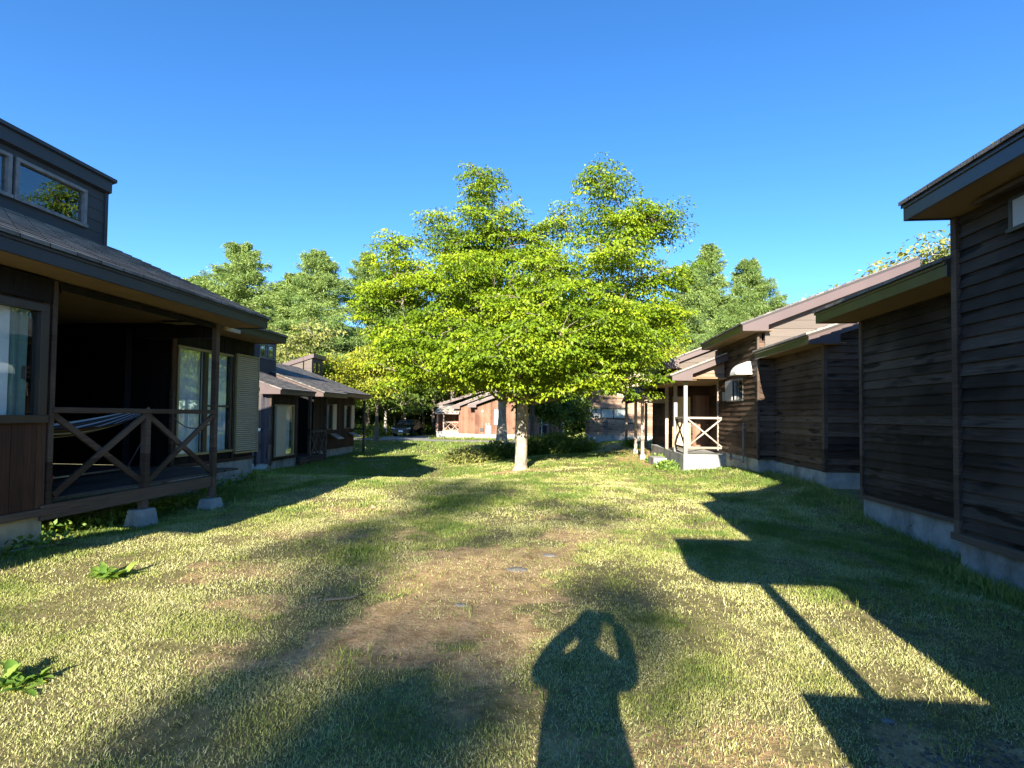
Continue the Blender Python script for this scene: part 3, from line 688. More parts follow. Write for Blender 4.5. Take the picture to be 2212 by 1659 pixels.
# ================================================================== LEFT SECOND + THIRD CABINS (lower ground, behind)
def lowcabin(label, wx, y0, y1, gz, ex, ez, mods, cler, box_w=.6):
    root = empty('cabin', (wx-2, (y0+y1)/2, gz), label, 'cabin', 'timber cabins'); return root
L2 = empty('cabin', (-12, 19, -.45), 'second cabin on the left with sunlit brown roof ends and a small open porch', 'cabin', 'timber cabins')
wall('Y', 17.0, -1, -14, -10.2, -.18, 3.2, 'vert', .12, m='vert_blue', parent=L2, top=lambda a: 2.25+.36*(-10.2-a)+.0)
MB().box(-14, -10.25, 17.02, 17.3, -.8, -.182).build('foundation', 'concrete', L2)
strip(L2, 'corner_board', 'timber', (-10.22, -10.14, 16.97, 17.06, -.25, 2.3))
wall('X', -10.2, 1, 17.06, 18.9, -.1, 2.3, 'vert', .12, ops=[(17.25, 18.6, .02, 1.9)], m='vert_dark', parent=L2)
MB().box(-10.4, -10.25, 17.3, 18.9, -.8, -.102).build('foundation', 'concrete', L2)
d2 = window(L2, 'X', -10.2, 1, 17.25, 18.6, .02, 1.92, 'frame_gold', .06, (17.95,), [(17.95, 18.55, 'curtain')], 'sliding_door', .03, .5)
MB().box(-10.17, -10.12, 17.3, 17.93, .05, 1.86).build('shutter', 'shutter', L2)
wall('Y', 21.2, -1, -13.5, -10.75, -.2, 2.4, 'vert', .14, m='vert_black', parent=L2)
wall('X', -12.6, 1, 18.9, 21.2, -.1, 2.5, 'vert', .14, m='vert_black', parent=L2)
MB().box(-12.6, -10.1, 18.95, 21.1, -.22, -.12).build('deck', 'deck_wood', L2)
strip(L2, 'deck_beam', 'timber', (-10.2, -10.11, 18.95, 21.2, -.36, -.22))
for y in (19.75, 21.15): MB().box(-10.2, -10.1, y-.05, y+.05, -.7, 2.3).build('post', 'timber', L2)
strip(L2, 'top_rail', 'timber', (-10.2, -10.11, 19.8, 21.1, .82, .9))
xbrace(L2, (-10.15, 19.85), (-10.15, 20.45), -.1, .82, .07); xbrace(L2, (-10.15, 20.5), (-10.15, 21.1), -.1, .82, .07)
wall('X', -10.75, 1, 21.2, 25.6, -.05, 2.4, 'vert', .14, ops=[(22.2, 23.0, .9, 2.0), (24.3, 24.9, .9, 2.0)], m='vert_dark', parent=L2)
MB().box(-10.95, -10.8, 21.2, 25.6, -.9, -.052).build('foundation', 'concrete', L2)
for a in (22.2, 24.3):
    window(L2, 'X', -10.75, 1, a, a+.75, .85, 2.05, 'frame_bronze', .06, (), [(a+.05, a+.7, 'curtain')], room=.4)
    MB().box(-10.72, -10.66, a+.78, a+1.15, .85, 2.05).build('shutter', 'shutter', L2)
    MB().prism([(-10.72, .62), (-10.3, .42), (-10.3, .46), (-10.72, .68)], 'Y', a+.6, a+1.2).build('awning', 'timber_pale', L2)
MB().box(-10.2, -10.1, 25.4, 25.5, -.6, 2.3).build('post', 'timber', L2)
strip(L2, 'top_rail', 'timber', (-10.7, -10.1, 25.4, 25.48, .8, .88))
roof(L2, -9.62, -1, 2.45, .34, 3.0, 16.65, 19.1, .19, .75, fas='fascia_brown', fasm='fascia_brown', mt='shingle')
roof(L2, -9.70, -1, 2.50, .36, 4.2, 20.0, 22.3, .2, .75, fas='fascia_brown', fasm='fascia_side', mt='shingle')
roof(L2, -10.0, -1, 2.60, .36, 4.2, 22.35, 25.9, .2, .75, fas='fascia_brown', fasm='fascia_side', mt='shingle')
wall('X', -12, 1, 16.9, 20.34, 3.1, 4.6, 'panel', .2, ops=[(19.2, 19.62, 3.85, 4.4), (19.75, 20.2, 3.85, 4.4)], name='clerestory_wall', m='siding_charcoal', parent=L2)
MB().prism([(-11.9, 4.6), (-11.9, 4.8), (-14.5, 4.0), (-14.5, 3.8)], 'Y', 16.7, 20.45).build('clerestory_roof', 'fascia_grey', L2)
wall('Y', 20.34, 1, -14.3, -12.03, 3.0, 4.5, 'panel', .2, name='clerestory_wall', m='siding_charcoal', parent=L2, top=lambda a: 4.6+.3*(a+12))
window(L2, 'X', -12, 1, 19.15, 19.65, 3.8, 4.42, 'frame_grey', .05, room=.6); window(L2, 'X', -12, 1, 19.72, 20.22, 3.8, 4.42, 'frame_grey', .05, room=.6)
MB().tube([(-10.55, 16.975, 1.02), (-10.55, 16.93, 1.02)], .05, 12).build('wall_lamp', 'white_metal', L2)
MB().prism([(-10.4, -.5), (-13.9, -.5), (-13.9, 3.4), (-10.4, 2.3)], 'Y', 17.15, 18.85).build('core_block', 'interior', L2)

L3 = empty('cabin', (-16, 30, -.45), 'third cabin on the left with a wedge-shaped pale clerestory box on its roof', 'cabin', 'timber cabins')
wall('X', -13.3, 1, 28., 31.0, -.1, 2.5, 'vert', .14, m='vert_red', parent=L3)
MB().box(-18, -13.35, 28, 31.0, -.9, -.102).build('foundation', 'concrete', L3)
wall('Y', 28, -1, -18, -13.3, -.1, 2.5, 'vert', .14, m='vert_red', parent=L3)
roof(L3, -12.3, -1, 2.72, .36, 5.6, 27.0, 31.4, .2, .8, fas='fascia_brown', fasm='fascia_side', mt='shingle')
wall('Y', 30, -1, -17.7, -15.36, 3.4, 5.2, 'panel', .2, name='clerestory_wall', m='siding_pale', parent=L3, top=lambda a: 5.12+.31*(a+15.36))
wall('X', -15.36, 1, 30, 31.4, 3.4, 5.05, 'panel', .2, ops=[(30.2, 30.65, 4.1, 4.8), (30.75, 31.2, 4.1, 4.8)], name='clerestory_wall', m='siding_charcoal', parent=L3)
MB().prism([(-15.2, 5.05), (-15.2, 5.30), (-17.9, 4.46), (-17.9, 4.21)], 'Y', 29.9, 31.6).build('clerestory_roof', 'fascia_brown', L3)
for a in (30.2, 30.75): window(L3, 'X', -15.36, 1, a, a+.45, 4.05, 4.82, 'frame_bronze', .05, room=.5)
MB().box(-17.9, -13.6, 28.3, 30.9, -.3, 2.4).build('core_block', 'interior', L3)

# ================================================================== RIGHT CABIN (nearest, two stepped bays)
R1 = empty('cabin', (6.5, 4, 0), 'nearest right cabin, dark lapped boards on pale concrete, under a navy eave', 'cabin', 'timber cabins')
wall('X', 4.4, -1, -2.5, 6.06, .36, 3.86, 'lap', ops=[(4.3, 5.36, 3.47, 3.75)], m='lap_dark', parent=R1)
strip(R1, 'corner_board', 'timber', (4.345, 4.43, 6.06, 6.14, .36, 3.86))
strip(R1, 'skirt_board', 'timber', (4.33, 4.42, -2.5, 6.17, .28, .36))
MB().box(4.40, 4.6, -2.5, 6.12, -.5, .28).build('foundation', 'concrete', R1)
wall('Y', 6.1, 1, 4.45, 8.5, .3, 4.2, 'lap', m='lap_mid', parent=R1)
roof(R1, 3.87, 1, 4.08, .36, 4.6, -2.5, 6.14, .215, .53, fas='fascia_navy', fasm='fascia_navy')
window(R1, 'X', 4.4, -1, 4.3, 5.40, 3.44, 3.78, 'frame_bronze', .04, proud=.05, room=.4)
MB().box(4.36, 4.345, 4.38, 5.34, 3.48, 3.74).build('blind', 'panel_grey', R1)
MB().prism([(4.39, 3.86), (4.18, 3.80), (4.18, 3.84), (4.39, 3.90)], 'Y', 4.2, 5.62).build('window_hood', 'timber', R1)
wall('X', 4.95, -1, 6.2, 8.87, .37, 3.27, 'lap', m='lap_dark', parent=R1)
strip(R1, 'corner_board', 'timber', (4.90, 4.975, 8.87, 8.94, .37, 3.27))
strip(R1, 'skirt_board', 'timber', (4.89, 4.96, 6.15, 8.96, .31, .37))
MB().box(4.955, 5.2, 6.13, 8.93, -.4, .31).build('foundation', 'concrete', R1)
wall('Y', 8.9, 1, 5.0, 8.5, .3, 3.4, 'lap', m='lap_mid', parent=R1)
roof(R1, 4.3, 1, 3.43, .36, 4.2, 6.16, 9.08, .21, .66, fas='fascia_side', fasm='fascia_side')
for y, z in ((6.9, .12), (7.8, .1), (5.0, .12), (3.9, .1)):
    MB().tube([(4.949 if y > 6.2 else 4.394, y, z), (4.96 if y > 6.2 else 4.41, y, z)], .013, 8).build('tie_hole', 'dark_metal', R1)
MB().prism([(4.6, 0), (8.4, 0), (8.4, 5.2), (4.6, 3.9)], 'Y', -2.4, 4.).build('core_block', 'interior', R1)

# cabin part standing beside and behind the camera: its porch shades the lower right of the lawn
R0 = empty('cabin', (2.5, -2, 0), 'cabin corner with open porch just behind the camera on the right', 'cabin', 'timber cabins')
yb = -.3
MB().box(1.12, 2.14, yb-.05, yb, -.3, 1.32).build('porch_wall', 'lap_mid', R0)
MB().box(1.46, 1.575, yb-.1, yb, 1.32, 2.09).build('post', 'timber', R0)
MB().prism([(.87, 2.25), (1.05, 2.085), (2.19, 2.085), (2.19, 2.78), (.90, 2.76)], 'Y', yb-.06, yb).build('porch_beam', 'fascia_brown', R0)
MB().prism([(yb-.061, 2.6), (yb-.061, 2.74), (yb-2.4, 3.5), (yb-2.4, 3.36)], 'X', .9, 2.19).build('porch_roof', 'shingle', R0)
wall('Y', yb, 1, 2.14, 4.35, -.2, 4.4, 'lap', m='lap_mid', parent=R0)
MB().box(2.14, 4.3, yb-3, yb-.1, -.2, 4.0).build('core_block', 'interior', R0)
MB().prism([(1.74, 3.86), (1.90, 2.70), (2.2, 2.70), (4.4, 3.7), (4.4, 4.95)], 'Y', yb-.25, yb-.02).build('roof', 'fascia_brown', R0)

# ================================================================== RIGHT SECOND CABIN
R2 = empty('cabin', (7, 14, .1), 'long right cabin with stepped brown roofs, lapped walls, white vent hood and corner porch', 'cabin', 'timber cabins')
# bay A
wall('Y', 10.63, -1, 5.2, 8.5, .55, 3.2, 'lap', m='lap_mid', parent=R2, top=lambda a: 3.18+.33*(a-5.2))
wall('X', 5.2, -1, 10.70, 13.0, .57, 3.12, 'lap', m='lap_mid', parent=R2)
strip(R2, 'corner_board', 'timber', (5.15, 5.22, 10.59, 10.68, .55, 3.1))
MB().box(5.2, 8.5, 10.62, 13.02, -.3, .55).build('foundation', 'concrete', R2)
roof(R2, 4.74, 1, 3.26, .345, 4.0, 10.33, 13.05, .21, .58, mt='shingle_pale', rh=.2)
# bay B
wall('Y', 13.02, -1, 4.83, 5.19, .59, 3.5, 'lap', m='lap_mid', parent=R2)
wall('Y', 12.98, -1, 4.95, 8.2, 3.2, 5.3, 'panel', .2, name='gable_siding', m='siding_pale', parent=R2, top=lambda a: 3.80+.387*(a-4.6))
wall('X', 4.8, -1, 13.05, 16.15, .6, 3.7, 'lap', m='lap_mid', parent=R2, ops=[(14.05, 15.25, 2.1, 2.64)])
strip(R2, 'corner_board', 'timber', (4.765, 4.82, 12.97, 13.04, .58, 3.7))
MB().box(4.80, 8.5, 13.03, 16.2, -.3, .59).build('foundation', 'concrete', R2)
roof(R2, 4.33, 1, 3.90, .387, 4.0, 12.72, 16.3, .2, .6, mt='shingle', rh=.26)
ww = window(R2, 'X', 4.8, -1, 14.0, 15.3, 2.06, 2.67, 'frame_grey', .04, (14.7,), None, room=.4)
MB().box(4.74, 4.72, 14.72, 15.3, 2.09, 2.65).build('window_panel', 'panel_grey', ww)
hp = [(4.78, 2.71)]+[(4.78-.40*cos(a), 2.71+.33*sin(a)) for a in np.linspace(0, pi/2, 10)]
MB().prism(hp, 'Y', 13.35, 13.8).build('vent_hood', 'white_metal', R2)
MB().tube([(4.73, 13.85, 1.47), (4.73, 13.85, .45)], .022, 8).build('pipe', 'frame_grey', R2)
MB().tube([(4.73, 13.85, .45), (4.73, 15.0, .48)], .018, 8).build('pipe', 'frame_grey', R2)
strip(R2, 'vent_cover', 'frame_grey', (4.74, 4.80, 14.95, 15.2, .42, .58))
# porch (bay C)
MB().box(3.6, 5.3, 15.5, 21.0, -.2, .51).build('porch_slab', 'concrete', R2, .01)
MB().box(4.7, 5.6, 16.2, 19, .5, .53).bm.free()
wall('X', 5.3, -1, 16.2, 18.9, .51, 2.9, 'lap', m='lap_mid', parent=R2)
wall('Y', 18.9, -1, 3.95, 5.6, .51, 2.9, 'lap', m='lap_mid', parent=R2, ops=[(4.0, 4.62, .53, 2.35), (4.7, 5.28, .53, 2.4)])
strip(R2, 'panel_door', 'beige', (4.0, 4.62, 18.88, 18.93, .53, 2.35))
dr = strip(R2, 'door', 'vert_brown', (4.7, 5.28, 18.88, 18.94, .53, 2.4))
MB().tube([(5.2, 18.87, 1.35), (5.2, 18.83, 1.35)], .03, 8).build('handle', 'chrome', dr)
wall('X', 3.95, -1, 18.95, 22.5, .51, 2.7, 'lap', m='lap_mid', parent=R2)
strip(R2, 'corner_board', 'timber', (3.90, 3.98, 18.86, 18.95, .5, 2.7))
strip(R2, 'notice_board', 'panel_grey', (4.74, 4.79, 15.45, 15.62, 2.1, 2.35))
strip(R2, 'corner_board', 'timber_pale', (4.75, 4.83, 16.12, 16.2, .6, 3.0))
MB().tube([(4.7, 15.9, 1.42), (4.7, 15.9, 1.5)], .03, 8).build('tap', 'chrome', R2)
for x, y, zt in ((3.66, 15.56, 2.72), (3.64, 16.8, 2.72), (3.64, 18.15, 2.72)): MB().box(x-.052, x+.052, y-.05, y+.05, .51, zt).build('post', 'timber_pale', R2, .004)
strip(R2, 'top_rail', 'timber_pale', (3.71, 4.7, 15.53, 15.60, 1.56, 1.62)); strip(R2, 'bottom_rail', 'timber_pale', (3.71, 4.7, 15.53, 15.59, .68, .74))
strip(R2, 'top_rail', 'timber_pale', (3.61, 3.67, 15.61, 16.75, 1.56, 1.62)); strip(R2, 'bottom_rail', 'timber', (3.61, 3.67, 15.61, 16.75, .68, .74))
xbrace(R2, (3.72, 15.57), (4.7, 15.57), .74, 1.56, .06, 'timber_pale', (0, .02)); xbrace(R2, (3.64, 15.62), (3.64, 16.75), .74, 1.56, .06, 'timber')
roof(R2, 3.2, 1, 2.86, .40, 1.7, 15.2, 22.8, .19, .58, mt='shingle_pale', rh=.2)
MB().box(3.7, 5.3, 15.35, 22., 2.74, 2.78).build('porch_ceiling', 'soffit', R2)
wall('Y', 15.5, -1, 3.78, 4.76, 2.80, 3.4, 'lap', m='lap_light', parent=R2, top=lambda a: 2.66+.40*(a-3.2))
# bay D: higher roof behind
roof(R2, 3.7, 1, 3.62, .39, 3.2, 18.8, 23.5, .25, .5, mt='shingle_pale', rh=.2)
wall('Y', 18.95, -1, 4.2, 7, 3.0, 4.8, 'panel', .2, name='gable_siding', m='siding_pale', parent=R2, top=lambda a: 3.42+.39*(a-3.7))
MB().prism([(5.5, 0), (8.4, 0), (8.4, 5.1), (5.5, 4.)], 'Y', 13.2, 23.).build('core_block', 'interior', R2)
MB().box(4.0, 5.4, 19.1, 23., .4, 2.7).build('core_block', 'interior', R2)
# step block + canopy
tag(MB().box(3.0, 3.42, 17.0, 18.0, -.05, .27).build('step_block', 'concrete', None, .01), 'long concrete step block in front of the right porch slab', 'step')
CN = empty('canopy', (3.4, 21, 0), 'small gabled entrance canopy on pale posts before the right porch', 'canopy')
for x, y in ((3.0, 19.35), (3.0, 21.1), (3.0, 24.1), (3.9, 19.35), (3.9, 24.1)):
    g0 = float(G(x, y)); MB().box(x-.055, x+.055, y-.055, y+.055, g0+.1, 2.3).build('post', 'timber_pale', CN, .004)
    MB().frustum(x, y, g0-.15, g0+.18, .26, .18).build('footing', 'concrete', CN)
strip(CN, 'front_beam', 'timber_pale', (2.85, 4.05, 19.26, 19.32, 2.12, 2.32)); strip(CN, 'side_beam', 'timber', (2.97, 3.03, 19.33, 24.1, 2.2, 2.3))
MB().prism([(19.1, 2.34), (21.6, 2.88), (24.2, 2.34), (24.2, 2.30), (21.6, 2.83), (19.1, 2.30)], 'X', 2.8, 4.1).build('roof', 'shingle', CN)
MB().prism([(19.2, 2.32), (21.6, 2.84), (24.1, 2.32), (24.1, 2.18), (21.6, 2.7), (19.2, 2.18)], 'X', 2.78, 2.8).build('barge_board', 'timber_pale', CN)

# far right small gabled cabin
R4 = empty('cabin', (4.2, 36, 0), 'small far cabin with a low gable, one curtained window and grey shutter panel', 'cabin', 'timber cabins')
wall('Y', 34, -1, 1.78, 6.8, .41, 3.6, 'lap', .2, m='lap_light', parent=R4, ops=[(2.62, 4.18, 1.52, 2.14)], top=lambda a: min(3.01+.40*(a-1.83), 3.54-.28*(a-3.33)))
wall('X', 1.78, -1, 34.03, 38, .41, 2.94, 'lap', .2, m='lap_mid', parent=R4)
MB().box(1.79, 6.8, 34.02, 38, -.8, .41).build('foundation', 'concrete', R4)
window(R4, 'Y', 34, -1, 2.58, 4.21, 1.48, 2.18, 'frame_bronze', .05, (3.4,), [(2.62, 4.18, 'curtain')], room=.3)
MB().box(1.86, 2.55, 33.93, 33.99, 1.5, 2.15).build('shutter', 'panel_grey', R4)
MB().prism([(1.6, 2.88), (1.6, 3.01), (3.33, 3.69), (7.0, 2.67), (7.0, 2.54), (3.33, 3.56)], 'Y', 33.6, 38.3).build('roof', 'fascia_brown', R4)
for xx in (2.95, 3.03): MB().tube([(xx, 33.88, 1.36), (xx, 33.88, .36)], .025, 6).build('pipe', 'frame_grey', R4)
R5 = empty('building', (7, 46, 0), 'pale yellow sided gable wall rising behind the right cabins', 'building')
wall('Y', 44, -1, 4.72, 9.8, -.6, 6.8, 'panel', .25, m='beige', parent=R5, top=lambda a: min(4.96+.62*(a-4.72), 6.58-.45*(a-7.4)))
wall('X', 4.72, -1, 44.05, 50, -.6, 4.96, 'panel', .25, m='beige', parent=R5)
MB().prism([(4.4, 4.86), (4.4, 5.0), (7.4, 6.8), (10.6, 5.36), (10.6, 5.2), (7.4, 6.6)], 'Y', 43.7, 50).build('roof', 'fascia_brown', R5)

# ================================================================== CENTRE RED-BROWN HOUSE (back, Y 45)
HC = empty('cabin', (-7, 48, -.4), 'sunlit reddish cabin in the middle distance with three stepped roofs and a railed porch', 'cabin', 'timber cabins')
def hb(*a, **k): return MB().box(*a)
wall('Y', 45, -1, -9.15, -7.65, -.05, 3.2, 'vert', .16, m='vert_brown', parent=HC, top=lambda a: 2.30+.33*(a+9.15))
wall('Y', 44.3, -1, -7.58, -4.0, -.05, 3.2, 'vert', .16, m='vert_brown', parent=HC, top=lambda a: 2.28+.36*(a+7.58))
wall('X', -7.58, -1, 44.3, 45, -.05, 2.3, 'vert', .16, m='vert_brown', parent=HC)
wall('X', -9.15, -1, 45, 46.4, -.05, 2.3, 'vert', .16, m='vert_brown', parent=HC)
wall('Y', 46.4, -1, -11.2, -9.1, .1, 2.2, 'vert', .16, m='vert_brown', parent=HC)
wall('X', -11.15, 1, 45, 46.4, .1, 2.0, 'vert', .16, m='vert_brown', parent=HC)
MB().box(-11.2, -9.15, 44.95, 46.5, -.9, .13).build('porch_slab', 'concrete', HC)
MB().box(-9.15, -7.6, 44.97, 46, -.9, -.05).build('foundation', 'concrete', HC); MB().box(-7.6, -4.0, 44.25, 46, -.9, -.05).build('foundation', 'concrete', HC)
for x in (-11.1, -10.55): MB().box(x-.05, x+.05, 44.98, 45.08, .13, 1.75).build('post', 'timber_pale', HC)
strip(HC, 'top_rail', 'timber_pale', (-10.5, -9.2, 44.98, 45.05, .92, 1.0)); strip(HC, 'bottom_rail', 'timber_pale', (-10.5, -9.2, 44.98, 45.05, .2, .26))
xbrace(HC, (-10.48, 45.02), (-9.85, 45.02), .26, .92, .07, 'timber_pale', (0, .02)); xbrace(HC, (-9.82, 45.02), (-9.2, 45.02), .26, .92, .07, 'timber_pale', (0, .02))
MB().prism([(44.7, 1.80), (44.7, 1.88), (46.6, 2.45), (46.6, 2.37)], 'X', -11.3, -9.1).build('porch_roof', 'shingle_pale', HC)
strip(HC, 'porch_beam', 'timber_pale', (-11.25, -9.12, 44.72, 44.8, 1.68, 1.79))
def shed(x0, z0, x1, z1, y0, y1, h, bw):
    t = (z1-z0)/(x1-x0); MB().prism([(x0, z0), (x0, z0+h), (x1, z1+h), (x1, z1), (x0+bw, z0+t*bw-.02), (x0+bw, z0)], 'Y', y0, y0+.05).build('rake_board', 'white_metal' if False else 'fascia_brown', HC)
    MB().prism([(x0, z0+h*.6), (x0, z0+h+.03), (x1, z1+h+.03), (x1, z1+h*.6)], 'Y', y0+.05, y1).build('roof', 'shingle_pale', HC)
shed(-11.6, 2.38, -6.6, 3.98, 46.6, 51, .22, .65); shed(-11.1, 2.18, -5.3, 3.95, 45.6, 48, .22, .9) if False else None
shed(-9.75, 2.15, -5.5, 3.75, 44.6, 47, .24, .75)
shed(-8.15, 2.28, -4.0, 3.78, 43.8, 46, .24, .75)
strip(HC, 'white_panel', 'white_metal', (-5.85, -5.05, 44.2, 44.28, .8, 2.1)); strip(HC, 'meter_box', 'dark_metal', (-7.1, -6.8, 44.2, 44.28, .2, .5)); strip(HC, 'wall_light', 'white_metal', (-6.95, -6.85, 44.2, 44.28, 1.9, 2.05))
for i in range(4): MB().tube([(-6.55+i*.13, 44.2, -.1), (-6.55+i*.13, 44.2, .9-(i % 2)*.2)], .03, 6).build('gas_pipe', 'white_metal', HC)
MB().box(-11, -4.1, 46.6, 51, -.5, 2.6).build('core_block', 'interior', HC)
H2 = empty('cabin', (-1, 43, -.3), 'low shaded cabin with a right-sloping gable and porch rail behind the big trunk', 'cabin', 'timber cabins')
wall('Y', 42, -1, -3.0, .1, -.1, 2.9, 'vert', .16, m='vert_brown', parent=H2, top=lambda a: 2.7-.3*(a+3.0), ops=[(-1.8, -1.2, .1, 1.6)])
MB().prism([(-3.3, 2.95), (-3.3, 3.1), (.35, 2.02), (.35, 1.86)], 'Y', 41.4, 45).build('roof', 'fascia_brown', H2)
strip(H2, 'top_rail', 'timber_pale', (-1.6, .2, 41.3, 41.38, .85, .97)); 
for x in (-1.6, .15): MB().box(x-.05, x+.05, 41.3, 41.4, -.3, 1.9).build('post', 'timber_pale', H2)
MB().box(-3, .1, 42.1, 45, -.6, 2.0).build('core_block', 'interior', H2)

# ================================================================== CAR
CX, CY = -14.35, 44.6; CZ = float(G(CX, CY))+.03
car = empty('parked_car', (CX, CY, CZ), 'black car parked nose out on the driveway at the forest edge', 'car')
def cp(x, y, z): return (CX+x, CY+y, CZ+z)
bm = bmesh.new(); prof = [(0.0, .32), (0.0, .62), (.12, .86), (.95, 1.02), (1.75, 1.50), (2.5, 1.58), (3.7, 1.54), (4.3, 1.05), (4.45, .9), (4.45, .35)]
wid = [.78, .88, .90, .88, .62, .60, .62, .84, .86, .84]
A = [bm.verts.new(cp(-w, y, z)) for (y, z), w in zip(prof, wid)]; B = [bm.verts.new(cp(w, y, z)) for (y, z), w in zip(prof, wid)]
base = [bm.verts.new(cp(s*.88, y, .3)) for s in (-1, 1) for y in (.2, 4.3)]
for i in range(len(prof)-1): bm.faces.new((A[i], A[i+1], B[i+1], B[i]))
bm.faces.new((A[0], B[0], B[-1], A[-1])); bm.faces.new(A); bm.faces.new(B[::-1])
mb = MB(); mb.bm.free(); mb.bm = bm; mb.build('body', 'car_paint', car, .04)
ws = MB(); v = [ws.bm.verts.new(cp(*p)) for p in ((-.80, .98, 1.07), (.80, .98, 1.07), (.57, 1.72, 1.49), (-.57, 1.72, 1.49))]; ws.bm.faces.new(v)
ws.bm.faces.new([ws.bm.verts.new(cp(*p)) for p in ((-.80, .96, 1.062), (.80, .96, 1.062), (.57, 1.70, 1.485), (-.57, 1.70, 1.485))]); ws.build('windscreen', 'windscreen', car)
MB().box(CX-.48, CX+.48, CY-.03, CY+.02, CZ+.66, CZ+.74).build('grille', 'frame_grey', car)
MB().box(CX-.6, CX+.6, CY-.03, CY+.03, CZ+.28, CZ+.42).build('lower_grille', 'dark_metal', car)
MB().box(CX-.2, CX+.2, CY-.06, CY-.02, CZ+.42, CZ+.60).build('number_plate', 'white_metal', car)
for s in (-1, 1):
    MB().prism([(CX+s*.5, CZ+.66), (CX+s*.86, CZ+.70), (CX+s*.87, CZ+.84), (CX+s*.55, CZ+.78)], 'Y', CY-.03, CY+.10).build('headlight', 'panel_grey', car)
    MB().box(CX+s*.92, CX+s*1.08, CY+1.15, CY+1.28, CZ+1.02, CZ+1.16).build('mirror', 'car_paint', car, .02)
    for y in (.85, 3.6):
        w_ = MB().tube([cp(s*.68, y, .33), cp(s*.90, y, .33)], .34, 20).build('wheel', 'rubber', car); MB().tube([cp(s*.9, y, .33), cp(s*.915, y, .33)], .2, 14).build('rim', 'chrome', w_)

# ================================================================== TREES
def px2(px, py, Y): return ((px-1213)/1100*Y, 1.6+(899-py)/1100*Y)
class TubeSet:
    def __init__(s): s.V = []; s.Q = []; s.n = 0
    def add(s, pts, rs, k=6):
        pts = np.asarray(pts, float); rs = np.asarray(rs, float); n = len(pts)
        d = np.gradient(pts, axis=0); d /= (np.linalg.norm(d, axis=1, keepdims=True)+1e-9)
        u = np.where(np.abs(d[:, 2:3]) < .9, np.array([[0, 0, 1.]]), np.array([[0, 1., 0]])); a = np.cross(d, u); a /= (np.linalg.norm(a, axis=1, keepdims=True)+1e-9); b = np.cross(d, a)
        th = np.arange(k)*2*pi/k
        R = pts[:, None, :]+(a[:, None, :]*np.cos(th)[None, :, None]+b[:, None, :]*np.sin(th)[None, :, None])*rs[:, None, None]
        s.V.append(R.reshape(-1, 3)); i = s.n+np.arange(n*k).reshape(n, k); j = np.roll(i, -1, axis=1)
        s.Q.append(np.stack([i[:-1], j[:-1], j[1:], i[1:]], -1).reshape(-1, 4)); s.n += n*k
    def mesh(s, name): return quads_mesh(name, np.concatenate(s.V), np.concatenate(s.Q), None, True)
def curve(p, q, n=8, sag=.0, jit=.0, lift=.0):
    p = np.array(p, float); q = np.array(q, float); t = np.linspace(0, 1, n)[:, None]
    c = p+(q-p)*t; c[:, 2] += (lift*4*t*(1-t))[:, 0]; L = np.linalg.norm(q-p)
    w = rng.normal(size=(n, 3))*jit*L; w[0] = 0; w[-1] = 0; return c+w
def sprays(C, R, dens, leaf, hang=.55, flat=.07, out=None, up=.9):
    """leaf sprays: C centres (n,3), R radii; returns leaf arrays"""
    cnt = np.maximum(6, (dens*R*R).astype(int)); I = np.repeat(np.arange(len(C)), cnt); n = len(I)
    a = rng.random(n)*2*pi; r = np.sqrt(rng.random(n))*R[I]; t = rng.normal(size=n)*flat*R[I]
    tilt = rng.normal(size=(len(C), 2))*.25
    P = C[I]+np.stack([np.cos(a)*r, np.sin(a)*r, t-.35*r*r/R[I]+tilt[I, 0]*np.cos(a)*r+tilt[I, 1]*np.sin(a)*r], 1)
    D = np.stack([np.cos(a), np.sin(a), -np.full(n, hang)], 1)+rng.normal(size=(n, 3))*.5
    Nn = np.array([0, -.4, up])+rng.normal(size=(n, 3))*.36
    L = leaf*rng.uniform(.65, 1.3, n); lvc = rng.random(len(C)); lv = np.clip(.02+.72*lvc[I]+rng.random(n)*.26, 0, 1)
    return P, D, Nn, L, L*.62, lv
